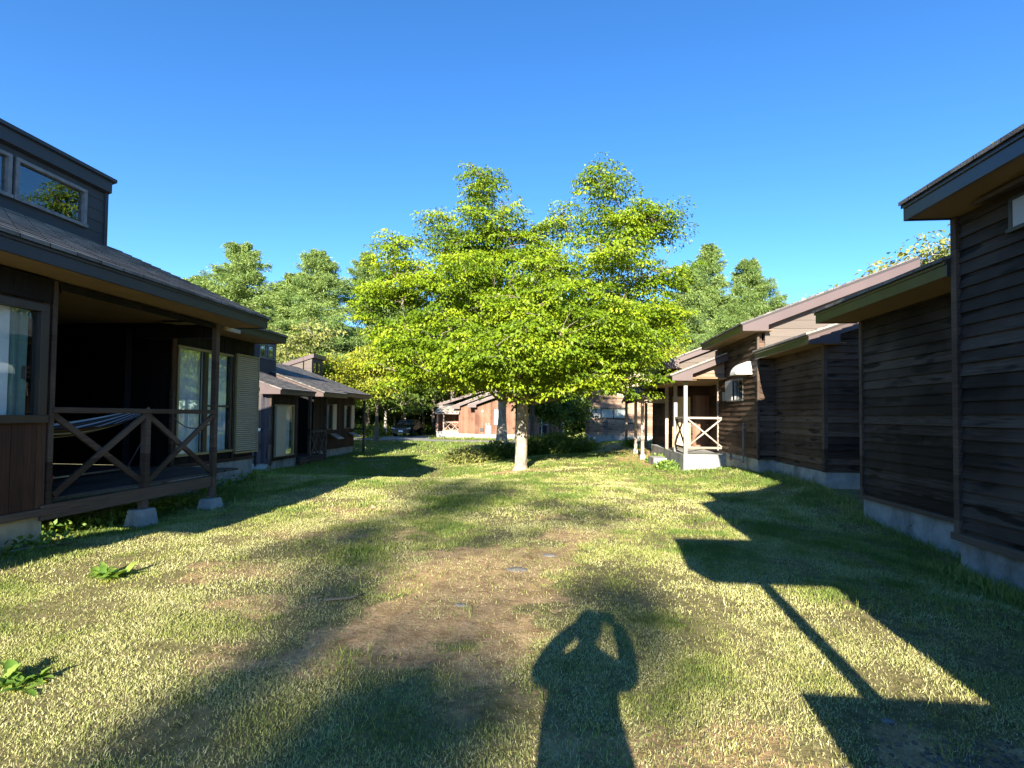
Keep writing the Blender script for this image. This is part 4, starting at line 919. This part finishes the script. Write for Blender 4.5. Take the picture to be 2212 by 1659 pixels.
def broadleaf(name, root, base, lobes, trunk_h, trunk_r, nspray, dens, leaf, lm, bm_, srad=(.35, .8), trunkpts=None, shell=.55, seed=0, hang=.55, kill=None, brm=None):
    """lobes: (x,y,z,rx,ry,rz) in tree-local metres"""
    lob = np.array(lobes, float); vol = lob[:, 3]*lob[:, 4]*lob[:, 5]; pr = vol**.6; pr /= pr.sum()
    k = rng.choice(len(lob), nspray, p=pr); d = rdir(nspray); rad = np.clip(rng.random(nspray)**shell, 0, 1)
    C = lob[k, :3]+d*lob[k, 3:6]*rad[:, None]
    C = C+rng.normal(size=C.shape)*.16*np.minimum(1, lob[k, 3:6].mean(axis=1, keepdims=True))
    if kill is not None: C = C[~kill(C)]
    R = rng.uniform(*srad, len(C))
    T = TubeSet(); b = np.array([0, 0, 0.])
    tp = np.array(trunkpts if trunkpts is not None else [(0, 0, -.2), (.02, 0, trunk_h*.5), (0, 0, trunk_h)], float)
    rr = np.interp(np.linspace(0, 1, len(tp)), [0, .06, .2, 1], [trunk_r*1.75, trunk_r*1.16, trunk_r, trunk_r*.86])
    T.add(tp, rr, 14)
    tr = link('trunk', T.mesh('trunk'), root, bm_, True)
    B = TubeSet(); pts = []
    top = tp[-1]
    order = np.argsort(np.linalg.norm(lob[:, :3]-top, axis=1)); nodes = [(top-np.array([0, 0, trunk_h*.1*rng.random()]), trunk_r*.6)]
    for l in lob[order]:
        tgt = l[:3]+np.array([0, 0, l[5]*.25]); nd = [(np.linalg.norm(p_-tgt)+(3. if p_[2] > tgt[2]-.25*np.linalg.norm(p_-tgt) else 0)-.55*np.linalg.norm(p_-tgt)*(i_ == 0)*(len(nodes) < 60), i_) for i_, (p_, r_) in enumerate(nodes)]
        st, rs_ = nodes[min(nd)[1]]; Ld = np.linalg.norm(tgt-st)
        c = curve(st, tgt, 9, jit=.03, lift=-.05*Ld); r0 = min(rs_*.85, trunk_r*np.clip(.12+.05*Ld, .14, .5)); rad_ = np.linspace(r0, .012, 9); B.add(c, rad_, 7); pts.append(c)
        nodes += [(c[i_], rad_[i_]) for i_ in (2, 3, 4, 5, 6)]
        for _ in range(5):
            s = c[rng.integers(3, 8)]; e = l[:3]+rdir(1)[0]*l[3:6]*.75; 
            if e[2] < s[2]-.3: e[2] = s[2]-.3+rng.random()*.6
            c2 = curve(s, e, 6, jit=.03); B.add(c2, np.linspace(.03, .008, 6)*(trunk_r/.2)**.5, 5); pts.append(c2)
    A = np.concatenate(pts)
    for i in range(len(C)):
        dd = np.linalg.norm(A-C[i], axis=1)+np.where(A[:, 2] > C[i, 2]+.2, 1.5, 0); s = A[dd.argmin()]
        B.add(curve(s, C[i], 4, jit=.03), [.011, .009, .007, .004], 4)
    link('branches', B.mesh('branches'), root, brm or bm_, True)
    P, D, Nn, L, Wd, lv = sprays(C, R, dens, leaf, hang)
    link('crown', leafmesh('crown', P, D, Nn, L, Wd, lv, .2, .15), root, lm, True)
def local(px, py, rx, ry, Y, dy=0., depth=None, tx=0., ty=0.):
    x, z = px2(px, py, Y); m = Y/1100; return (x-tx, dy-0., z-ty, rx*m, (depth if depth else rx*m), ry*m)
# the big tree in the middle
TX, TY = -1.29, 16.4; TZ = float(G(TX, TY))
MT = empty('broadleaf_tree', (0, 0, 0), 'big bright yellow-green tree alone in the middle of the lawn', 'tree')
MT.location = (TX, TY, TZ)
def ml(px, py, rx, ry, dy=0., dep=None):
    Yd = TY+dy; x, z = px2(px, py, Yd); m = Yd/1100; return (x-TX, dy, z-TZ, rx*m, dep or rx*m, ry*m)
ML = [ml(1035, 400, 36, 56, 0), ml(1012, 352, 16, 14, 0), ml(1075, 460, 62, 42, 0), ml(1085, 530, 85, 55, .3), ml(1000, 540, 70, 50, .8),
      ml(945, 495, 52, 46, .6), ml(845, 535, 46, 56, .2), ml(860, 600, 75, 60, -.4), ml(800, 640, 50, 45, .6), ml(830, 720, 65, 50, -.8),
      ml(1305, 395, 44, 58, 0), ml(1262, 385, 12, 30, .6), ml(1345, 470, 76, 62, .3), ml(1405, 470, 50, 40, 0), ml(1220, 470, 34, 40, .8), ml(1300, 560, 115, 70, -.4), ml(1410, 600, 60, 55, .4),
      ml(1000, 610, 110, 70, -.8), ml(1150, 640, 120, 75, -1.6), ml(1130, 720, 190, 80, -2.6, 1.4), ml(1270, 700, 130, 80, -1.8), ml(1395, 710, 64, 70, .2), ml(1435, 690, 30, 36, .4), ml(1180, 560, 60, 46, .5),
      ml(960, 720, 110, 70, -1.6), ml(880, 785, 85, 45, -1.0), ml(1000, 795, 110, 40, -2.2), ml(1300, 785, 115, 46, -1.4), ml(1200, 806, 110, 28, -2.2), ml(1360, 790, 60, 46, .6),
      ml(1120, 650, 200, 110, 2.6, 2.2), ml(1300, 690, 140, 90, 2.8), ml(950, 700, 130, 90, 2.6), ml(1150, 765, 200, 42, 3.0, 2.0), ml(1160, 500, 36, 36, .4), ml(1110, 755, 150, 42, -3.4, 1.2)]
tpts = [(.0, 0, -.15), (.0, 0, .15), (.01, 0, .7), (.02, 0, 1.3), (.03, 0, 1.85), (.02, 0, 2.3)]
broadleaf('maple', MT, None, ML, 2.3, .2, 1800, 440, .096, 'leaf_maple', 'bark', (.24, .74), tpts, .42, hang=.6, brm='twig')
# second pale trunk (its crown merges with the big one) and the thin dark one
def tree_generic(name, x, y, h, r, lm, bm_, label, trunk_h=None, tr_=None, lean=0, nsp=260, dens=30, leaf=.3, lobes=None, srad=(.5, 1.2), cat='tree', group=None):
    z = float(G(x, y)); root = empty(name, (x, y, z), label, cat, group); th = trunk_h or h*.3
    if lobes is None:
        lobes = []
        for i in range(9):
            a = rng.random()*2*pi; q = rng.random(); zz = th+(h-th)*(.12+.75*q); rr = r*(1-.55*q)*.55
            lobes.append((cos(a)*rr+lean*q, sin(a)*rr, zz, r*.48*(1.1-.4*q), r*.48*(1.1-.4*q), (h-th)*.17))
        lobes.append((lean, 0, h*.9, r*.3, r*.3, h*.1))
    broadleaf(name, root, None, lobes, th, tr_ or max(.1, h*.016), nsp, dens, leaf, lm, bm_, srad)
    return root
tree_generic('broadleaf_tree', -3.0, 25.5, 9.0, 3.2, 'leaf_maple', 'bark_pale', 'pale trunked tree just left of and behind the big tree', 3.8, tr_=.22, nsp=260, dens=45, leaf=.2)
tree_generic('broadleaf_tree', -1.55, 27.0, 7.5, 2.6, 'leaf_dark', 'bark_dark', 'thin dark trunked tree just right of and behind the big tree', 2.6, nsp=240, dens=45, leaf=.2)
tree_generic('broadleaf_tree', -.7, 31., 6.0, 2.6, 'leaf_dark', 'bark_dark', 'dense dark tree shading the low cabin behind the big trunk', 1.8, nsp=320, dens=40, leaf=.22)

def copy_tree(root, loc, rz, sc, label, group=None):
    r = root.copy(); COL.objects.link(r); r.location = loc; r.rotation_euler = (0, 0, rz); r.scale = (sc[0], sc[0], sc[1]) if hasattr(sc, '__len__') else (sc,)*3
    r['label'] = label
    if group: r['group'] = group
    for c in root.children:
        d = c.copy(); COL.objects.link(d); d.parent = r
        for e in c.children: f = e.copy(); COL.objects.link(f); f.parent = d
    return r

# larches
def larch(x, y, H, R, label, seed, mat_='leaf_larch', dens=1.0, group='larches at the forest edge'):
    z = float(G(x, y)); root = empty('larch_tree', (x, y, z), label, 'tree', group)
    T = TubeSet(); bend = rng.normal(size=2)*.15
    hh = np.linspace(0, H, 12); T.add(np.stack([bend[0]*np.sin(hh/H*3), bend[1]*np.sin(hh/H*2), hh-.2], 1), np.linspace(.017*H, .02, 12), 8)
    link('trunk', T.mesh('trunk'), root, 'bark_dark', True)
    B = TubeSet(); P = []; D = []; L = []; lv = []
    h = .16*H
    while h < H*.985:
        t = (h-.16*H)/(.84*H); n = rng.integers(6, 9)
        prof = R*(min(1., .55+t*2.2))*(1-t)**.6+.12
        for k in range(n):
            a = rng.random()*2*pi; ln = prof*rng.uniform(.45, 1.25)
            if rng.random() < .06: continue
            rise = .25*ln*(1 if t > .5 else .2)-.0
            e = np.array([cos(a)*ln, sin(a)*ln, h+rise]); s = np.array([0, 0, h]); c = curve(s, e, 5, jit=.02); c[:, 2] -= np.array([0, .02, .03, .02, -.04])*ln
            B.add(c, np.linspace(.035, .008, 5)*H/18, 4)
            m = int((100+150*ln)*dens); u = rng.random(m)**.7; pos = s+(e-s)*u[:, None]; sd = np.array([-sin(a), cos(a), 0]); off = rng.normal(size=m)*.22*ln*(1-.5*u)
            pos = pos+sd*off[:, None]; pos[:, 2] += -np.abs(rng.normal(size=m))*.14*(1+.3*ln)+.05
            P.append(pos); D.append(np.array([cos(a), sin(a), -.25])*rng.uniform(.3, 1, (m, 1))+rng.normal(size=(m, 3))*.55); L.append(rng.uniform(.16, .42, m)); lv.append(np.clip(rng.random()*.45+rng.random(m)*.55, 0, 1))
        h += H*rng.uniform(.016, .027)
    link('branches', B.mesh('branches'), root, 'bark_dark', True)
    P = np.concatenate(P); D = np.concatenate(D); L = np.concatenate(L); lv = np.concatenate(lv)
    link('crown', leafmesh('crown', P, D, rdir(len(P))+np.array([0, -.3, .5]), L, L*.2, lv, .15, .2), root, mat_, True)
    return root
la = larch(-33.5, 50, 20.0, 6.6, 'tall larch, highest of the group above the left cabin roof', 1)
lb = larch(-24.6, 49, 19.0, 5.6, 'tall pointed larch between the left roofs and the big tree', 2)
lc_ = larch(13.9, 50, 18.3, 5.0, 'pointed larch just right of the big tree crown', 3)
gl = 'larches at the forest edge'
copy_tree(lb, (-38.0, 50, -.4), 2.1, (1.1, .88), 'rounded larch half hidden at the left end above the near roof', gl)
copy_tree(lc_, (-28.6, 51, -.4), 1.0, (1.2, .92), 'broad larch right of the tallest one above the left roof', gl)
copy_tree(la, (-21.0, 53, -.4), 4.0, (.8, .98), 'greyer larch touching the left edge of the big tree crown', gl)
copy_tree(lb, (-27.0, 44, -.4), 3.2, (.75, .62), 'shorter larch in the gap over the second left cabin', gl)
copy_tree(la, (17.6, 50, -.4), 2.5, (.75, .86), 'round-topped larch above the right cabin roof', gl)
copy_tree(lc_, (10.9, 47, -.4), 4.4, (.8, .86), 'larch partly behind the right edge of the big tree', gl)
copy_tree(lb, (21.2, 52, -.4), .4, (.9, .72), 'lower larch where the right roofline meets the sky', gl)
copy_tree(la, (13.5, 42, -.4), 1.4, (.6, .56), 'short larch in front of the right larches above the pale wall', gl)
copy_tree(lc_, (-16.5, 52, -.4), .9, (1.1, .8), 'larch hidden behind the left half of the big tree', gl)
copy_tree(lb, (-11., 56, -.4), 5.2, (1.1, .8), 'larch behind the middle of the big tree crown', gl)
copy_tree(lc_, (-5., 57, -.4), 3.3, (1.3, .8), 'larch standing behind the reddish cabin', gl)
copy_tree(la, (1., 56, -.4), .3, (1., .72), 'larch behind the dark low cabin', gl)
copy_tree(lb, (6.5, 55, -.4), 2.7, (1.1, .8), 'larch behind the small gabled cabin', gl)
# broadleaf belt at the forest edge
gb = 'broadleaf trees along the forest edge'
o1 = tree_generic('broadleaf_tree', -18.8, 36, 9.0, 3.6, 'leaf_olive', 'bark_pale', 'olive tree with pale forked limbs behind the left clerestory box', 2.6, nsp=240, dens=34, leaf=.22, group=gb)
y1_ = tree_generic('broadleaf_tree', -13.6, 36.5, 7.4, 3.2, 'leaf_yellow', 'bark_dark', 'yellowish tree beside the third cabin roof', 3.3, nsp=320, dens=45, leaf=.2, group=gb)
dk1 = tree_generic('broadleaf_tree', -17., 48, 9., 4.0, 'leaf_dark', 'bark_pale', 'dark forest tree left of the parked car', 2.4, nsp=320, dens=26, leaf=.3, group=gb)
copy_tree(y1_, (-16.2, 33.5, -.4), 2.2, (.8, .85), 'small yellow-green tree overhanging the third cabin eave', gb)
copy_tree(y1_, (-10.4, 47.5, .4), 1.2, (1.1, 1.15), 'yellow-green tree above the parked car', gb)
copy_tree(o1, (-23.5, 40, -.4), 2.6, (1., 1.), 'olive tree above the second left cabin', gb)
copy_tree(dk1, (-11.8, 52, -.4), 1.9, (1., .95), 'dark tree directly behind the parked car', gb)
copy_tree(dk1, (-7.0, 53, -.4), 2.9, (1., 1.), 'dark tree behind the reddish cabin roofs', gb)
copy_tree(dk1, (-2.0, 52, -.4), 3.9, (1.1, 1.), 'dark tree behind the gap between the two far cabins', gb)
copy_tree(dk1, (3.0, 49, -.4), 4.9, (1., .9), 'dark tree left of the small gabled cabin', gb)
copy_tree(y1_, (8.0, 38, -.0), .9, (.85, .95), 'yellow-green tree at the right edge of the big tree over the pale wall', gb)
copy_tree(dk1, (-24, 52, -.4), .5, (1.2, 1.), 'dark tree beyond the second left cabin', gb)
copy_tree(dk1, (-31, 46, -.4), 1.5, (1.2, 1.), 'dark tree beyond the end of the near left roof', gb)
copy_tree(dk1, (9.5, 52, -.4), 5.5, (1.2, 1.1), 'dark tree behind the pale yellow building', gb)
rb = tree_generic('broadleaf_tree', 15.6, 21.5, 8.9, 4.4, 'leaf_olive', 'bark_pale', 'loose yellow-green tree showing above the long right roof', 3., nsp=260, dens=32, leaf=.2, group=gb)
copy_tree(rb, (12.2, 25, 0), 2., (.8, .86), 'light green treetop over the right roof ridge', gb)
copy_tree(rb, (20.6, 21.4, 0), 3.3, (.95, 1.6), 'tall tree whose leaves peek over the top right eave', gb)
# woodland floor & dark backdrop of trunks
for i, (x, y, r) in enumerate(((-13.0, 51, .17), (-10.9, 50.5, .2), (-9.3, 49.8, .26), (-14.7, 53, .14), (-17.5, 52, .18), (-19.5, 50, .15), (-12.3, 54, .16), (-15.8, 50.2, .12), (-8.5, 52, .14))):
    z = float(G(x, y)); T = TubeSet(); hh = np.linspace(-.2, 11, 8); wob = rng.normal(size=(8, 2))*.08; T.add(np.stack([wob[:, 0], wob[:, 1], hh], 1), np.linspace(r, r*.45, 8), 8)
    lab = ['slim trunk straight behind the car roof', 'pale trunk rising behind the car', 'thickest pale trunk between the car and the reddish cabin', 'thin trunk left of the car roof', 'grey trunk in the dark wood left of the car', 'leftmost bare trunk at the wood edge', 'trunk deep in the shade behind the car', 'thin pale trunk beside the car mirror', 'slim trunk touching the reddish cabin eave'][i]
    rt = empty('tree', (x, y, z), lab, 'tree', 'bare trunks at the wood edge'); link('trunk', T.mesh('trunk'), rt, 'bark_pale' if i in (1, 2, 7) else 'bark_dark', True)
    C = np.stack([rng.normal(size=26)*1.0, rng.normal(size=26)*1.0, rng.uniform(4.5, 11.3, 26)], 1); a_ = sprays(C, rng.uniform(.4, 1.0, 26), 28, .28)
    link('crown', leafmesh('crown', *a_[:5], a_[5]), rt, 'leaf_dark', True)
n = 52000; x = rng.uniform(-48, 30, n); y = rng.uniform(55, 68, n); hz = rng.random(n)**1.1*(6.5+3.5*fbm(x, y, 6)); P = np.stack([x, y, hz-.4], 1)
me = leafmesh('far_wood', P, rdir(n), rdir(n)+np.array([0, -.5, .6]), rng.uniform(.35, .8, n), rng.uniform(.25, .5, n), rng.random(n))
tag(link('far_wood', me, None, 'leaf_dark'), 'dark mass of woodland undergrowth closing the view behind everything', 'woodland', None, 'stuff')
n = 16000; x = rng.uniform(-30, -8.5, n); y = rng.uniform(45, 56, n); k = ~((x > -16.6) & (y < 50)); x = x[k]; y = y[k]; n = len(x); P = np.stack([x, y, G(x, y)+rng.random(n)**2*.9], 1)
me = leafmesh('undergrowth', P, rdir(n), rdir(n)+np.array([0, -.5, .8]), rng.uniform(.15, .35, n), rng.uniform(.1, .22, n), rng.random(n))
tag(link('undergrowth', me, None, 'leaf_dark'), 'low undergrowth on the forest floor around the parked car', 'undergrowth', None, 'stuff')
# shrubs behind the big trunk
def bush(x, y, r, h, n, m, label):
    z = float(G(x, y)); d = rdir(n); d[:, 2] = np.abs(d[:, 2]); rad = rng.random(n)**.5; P = d*rad[:, None]*np.array([r, r*.7, h])
    P *= (1+.25*(fbm(P[:, 0]*3+x, P[:, 1]*3+y, 1.)-.5))[:, None]
    me = leafmesh('foliage', P+np.array([x, y, z]), rdir(n)+np.array([0, 0, .6]), rdir(n)+np.array([0, -.4, .7]), rng.uniform(.07, .16, n), rng.uniform(.04, .09, n), rng.random(n))
    rt = empty('shrub', (x, y, z), label, 'shrub'); link('foliage', me, rt, m)
    T = TubeSet()
    for i in range(9):
        e = rdir(1)[0]; T.add(curve((x, y, z), (x+e[0]*r*.7, y+e[1]*r*.5, z+h*(.4+.5*rng.random())), 5, jit=.04), np.linspace(.02, .006, 5), 4)
    link('stems', T.mesh('stems'), rt, 'twig')
bush(.1, 24.0, 1.9, 1.05, 5200, 'leaf_dark', 'dark low shrub right of the big trunk')
bush(-2.7, 22.5, 1.2, .8, 3000, 'leaf_dark', 'dark shrub left of the big trunk at the pale tree foot')
bush(-4.0, 21.5, 1.1, .6, 1800, 'leaf_olive', 'twiggy brownish shrub at the left end of the shaded bed')
bush(-1.2, 23.5, 1.1, .9, 2600, 'leaf_dark', 'dark shrub directly behind the big trunk')
bush(3.15, 23.8, .35, .35, 500, 'leaf_weed', 'green climber tangled on the canopy post')
bush(3.3, 18.2, .35, .3, 500, 'leaf_weed', 'low green weeds beside the concrete step')
bush(3.2, 16.0, .4, .25, 500, 'leaf_weed', 'low green weeds at the corner of the porch slab')

# trees behind the camera (their long soft shadows cross the lawn)
def shadow_tree(x, y, blobs, th, label, r=.24, dens=16, sr=(.35, .8), lf=.26):
    z = float(G(x, y)); root = empty('tree', (x, y, z), label, 'tree', 'trees behind the camera')
    lobes = [(bx-x, 0., bz-z, rx, rx*.8, rz) for bx, bz, rx, rz in blobs]
    broadleaf('tree', root, None, lobes, th, r, int(11*len(lobes)), dens, lf, 'leaf_dark', 'bark_dark', sr)
def cast(px, py, rx, ry, Yt):
    """lawn point seen at photo position -> point on a tree at depth Yt whose shadow falls there"""
    d = 1.6*1100/(py-899); X = (px-1213)/1100*d; L = d-Yt; return (X-.08*L, .379*L, rx/1100*d, max(.35, ry*.379*d*d/1100/1.6))
YA = -44
shadow_tree(-5.6, YA, [cast(1080, 1062, 110, 13, YA), cast(960, 1105, 100, 11, YA), cast(850, 1190, 36, 16, YA), cast(1180, 1075, 60, 8, YA), cast(880, 1125, 60, 9, YA), cast(1000, 1050, 150, 6, YA), cast(760, 1160, 50, 10, YA), cast(1110, 1150, 60, 6, YA), cast(700, 1235, 60, 16, YA), cast(1040, 1300, 26, 10, YA), cast(1290, 1100, 50, 5, YA)], 13.0, 'tree with sparse crown behind the camera on the left', .18, 44, (.3, .65), .2)
shadow_tree(-4.6, -38, [cast(a, b, c, d, -38) for a, b, c, d in ((780, 1265, 30, 24), (700, 1345, 36, 26), (590, 1440, 60, 30), (450, 1540, 60, 34), (340, 1640, 70, 30), (910, 1500, 46, 16), (740, 1560, 50, 18), (1060, 1560, 36, 18), (900, 1630, 50, 14), (600, 1640, 60, 18), (900, 1440, 80, 22), (1060, 1450, 50, 18), (700, 1600, 110, 26), (980, 1620, 90, 22), (820, 1380, 50, 18))], 10.0, 'tree with low spreading crown behind the camera in the middle', .12, 55, (.14, .38), .15)
shadow_tree(-2.6, -40, [cast(1355, 1290, 40, 22, -40), cast(1300, 1262, 20, 10, -40)], 13.0, 'tall thin tree behind the camera on the right', .08, 110, (.22, .45), .15)

# ================================================================== PERSON taking the picture (stands behind the lens; casts the long shadow)
def skin(name, verts, edges, radii, m, parent, root_i=0, sub=2):
    me = bpy.data.meshes.new(name); me.from_pydata(verts, edges, []); o = link(name, me, parent, None)
    md = o.modifiers.new('skin', 'SKIN'); s = o.modifiers.new('sub', 'SUBSURF'); s.levels = sub; s.render_levels = sub
    md.use_smooth_shade = True
    lay = me.skin_vertices[0].data if me.skin_vertices else None
    for i, r in enumerate(radii): me.skin_vertices[0].data[i].radius = (r, r) if not hasattr(r, '__len__') else r
    me.skin_vertices[0].data[root_i].use_root = True
    me.materials.append(MATS[m]); return o
def add_skin(name, *a):
    verts, edges, radii, m, parent, root_i = a
    me = bpy.data.meshes.new(name); me.from_pydata(verts, edges, []); o = link(name, me, parent, None)
    md = o.modifiers.new('skin', 'SKIN'); s = o.modifiers.new('sub', 'SUBSURF'); s.levels = 2; s.render_levels = 2; md.use_smooth_shade = True
    if not me.skin_vertices:
        bm = bmesh.new(); bm.from_mesh(me); bm.verts.layers.skin.verify(); bm.to_mesh(me); bm.free()
    for i, r in enumerate(radii): me.skin_vertices[0].data[i].radius = r if hasattr(r, '__len__') else (r, r)
    me.skin_vertices[0].data[root_i].use_root = True
    me.materials.append(MATS[m]); return o
px_, py_ = -.14, -.42
pers = empty('person', (px_, py_, 0), 'person in a dark jacket standing behind the camera, holding up a phone with both hands', 'person')
V = [(0, 0, .98), (0, 0, 1.15), (0, 0, 1.33), (0, .01, 1.45), (0, .02, 1.52), (0, .03, 1.60), (0, .02, 1.68),       # 0-6 pelvis..head
     (-.17, 0, 1.38), (-.285, .10, 1.33), (-.18, .22, 1.46), (.02, .34, 1.58), (.17, 0, 1.38), (.285, .10, 1.33), (.29, .22, 1.44), (.24, .34, 1.57),  # arms
     (-.10, 0, .88), (-.12, .02, .48), (-.13, -.02, .09), (-.14, .12, .04), (.10, 0, .88), (.12, .02, .48), (.13, -.02, .09), (.14, .12, .04)]
V = [(a+px_, b+py_, c) for a, b, c in V]
E_ = [(0, 1), (1, 2), (2, 3), (3, 4), (4, 5), (5, 6), (3, 7), (7, 8), (8, 9), (9, 10), (3, 11), (11, 12), (12, 13), (13, 14), (0, 15), (15, 16), (16, 17), (17, 18), (0, 19), (19, 20), (20, 21), (21, 22)]
Rr = [(.16, .11), (.15, .10), (.17, .11), (.12, .09), (.055, .055), (.085, .095), (.08, .09), .09, .078, .066, .05, .09, .078, .066, .05, .09, .062, .045, .04, .09, .062, .045, .04]
add_skin('body', V, E_, Rr, 'jacket', pers, 0)
hb_ = MB(); bmesh.ops.create_uvsphere(hb_.bm, u_segments=20, v_segments=12, radius=.115, matrix=Matrix.Translation((px_, py_+.0, 1.66)) @ Matrix.Diagonal((.9, 1.05, 1.1, 1)))
hb_.build('hair', 'hair', pers, smooth=True)
# coat hem
MB().tube([(px_, py_, 1.45), (px_, py_, 1.41), (px_, py_, 1.33), (px_, py_, 1.2), (px_+.05, py_, 1.0), (px_+.11, py_, .72)], [.10, .18, .205, .21, .23, .26], 18).build('coat', 'jacket', pers, smooth=True)
for s in (-1, 1):
    for k in range(5):
        bx = px_+.13+s*(.11-.005*k); z = 1.60-.022*k if k < 4 else 1.55
        pts = [(bx, py_+.35, z), (bx-s*.03, py_+.375, z+.008), (bx-s*.05, py_+.355, z+.004)] if k < 4 else [(bx, py_+.33, 1.56), (bx-s*.03, py_+.325, 1.585)]
        MB().tube(pts, .0085, 8).build('finger', 'skin', pers, smooth=True)
tag(MB().box(px_+.07, px_+.22, -.075, -.066, 1.56, 1.64).build('phone', 'dark_metal', None, .004), 'dark phone held up sideways by the person behind the camera', 'phone')
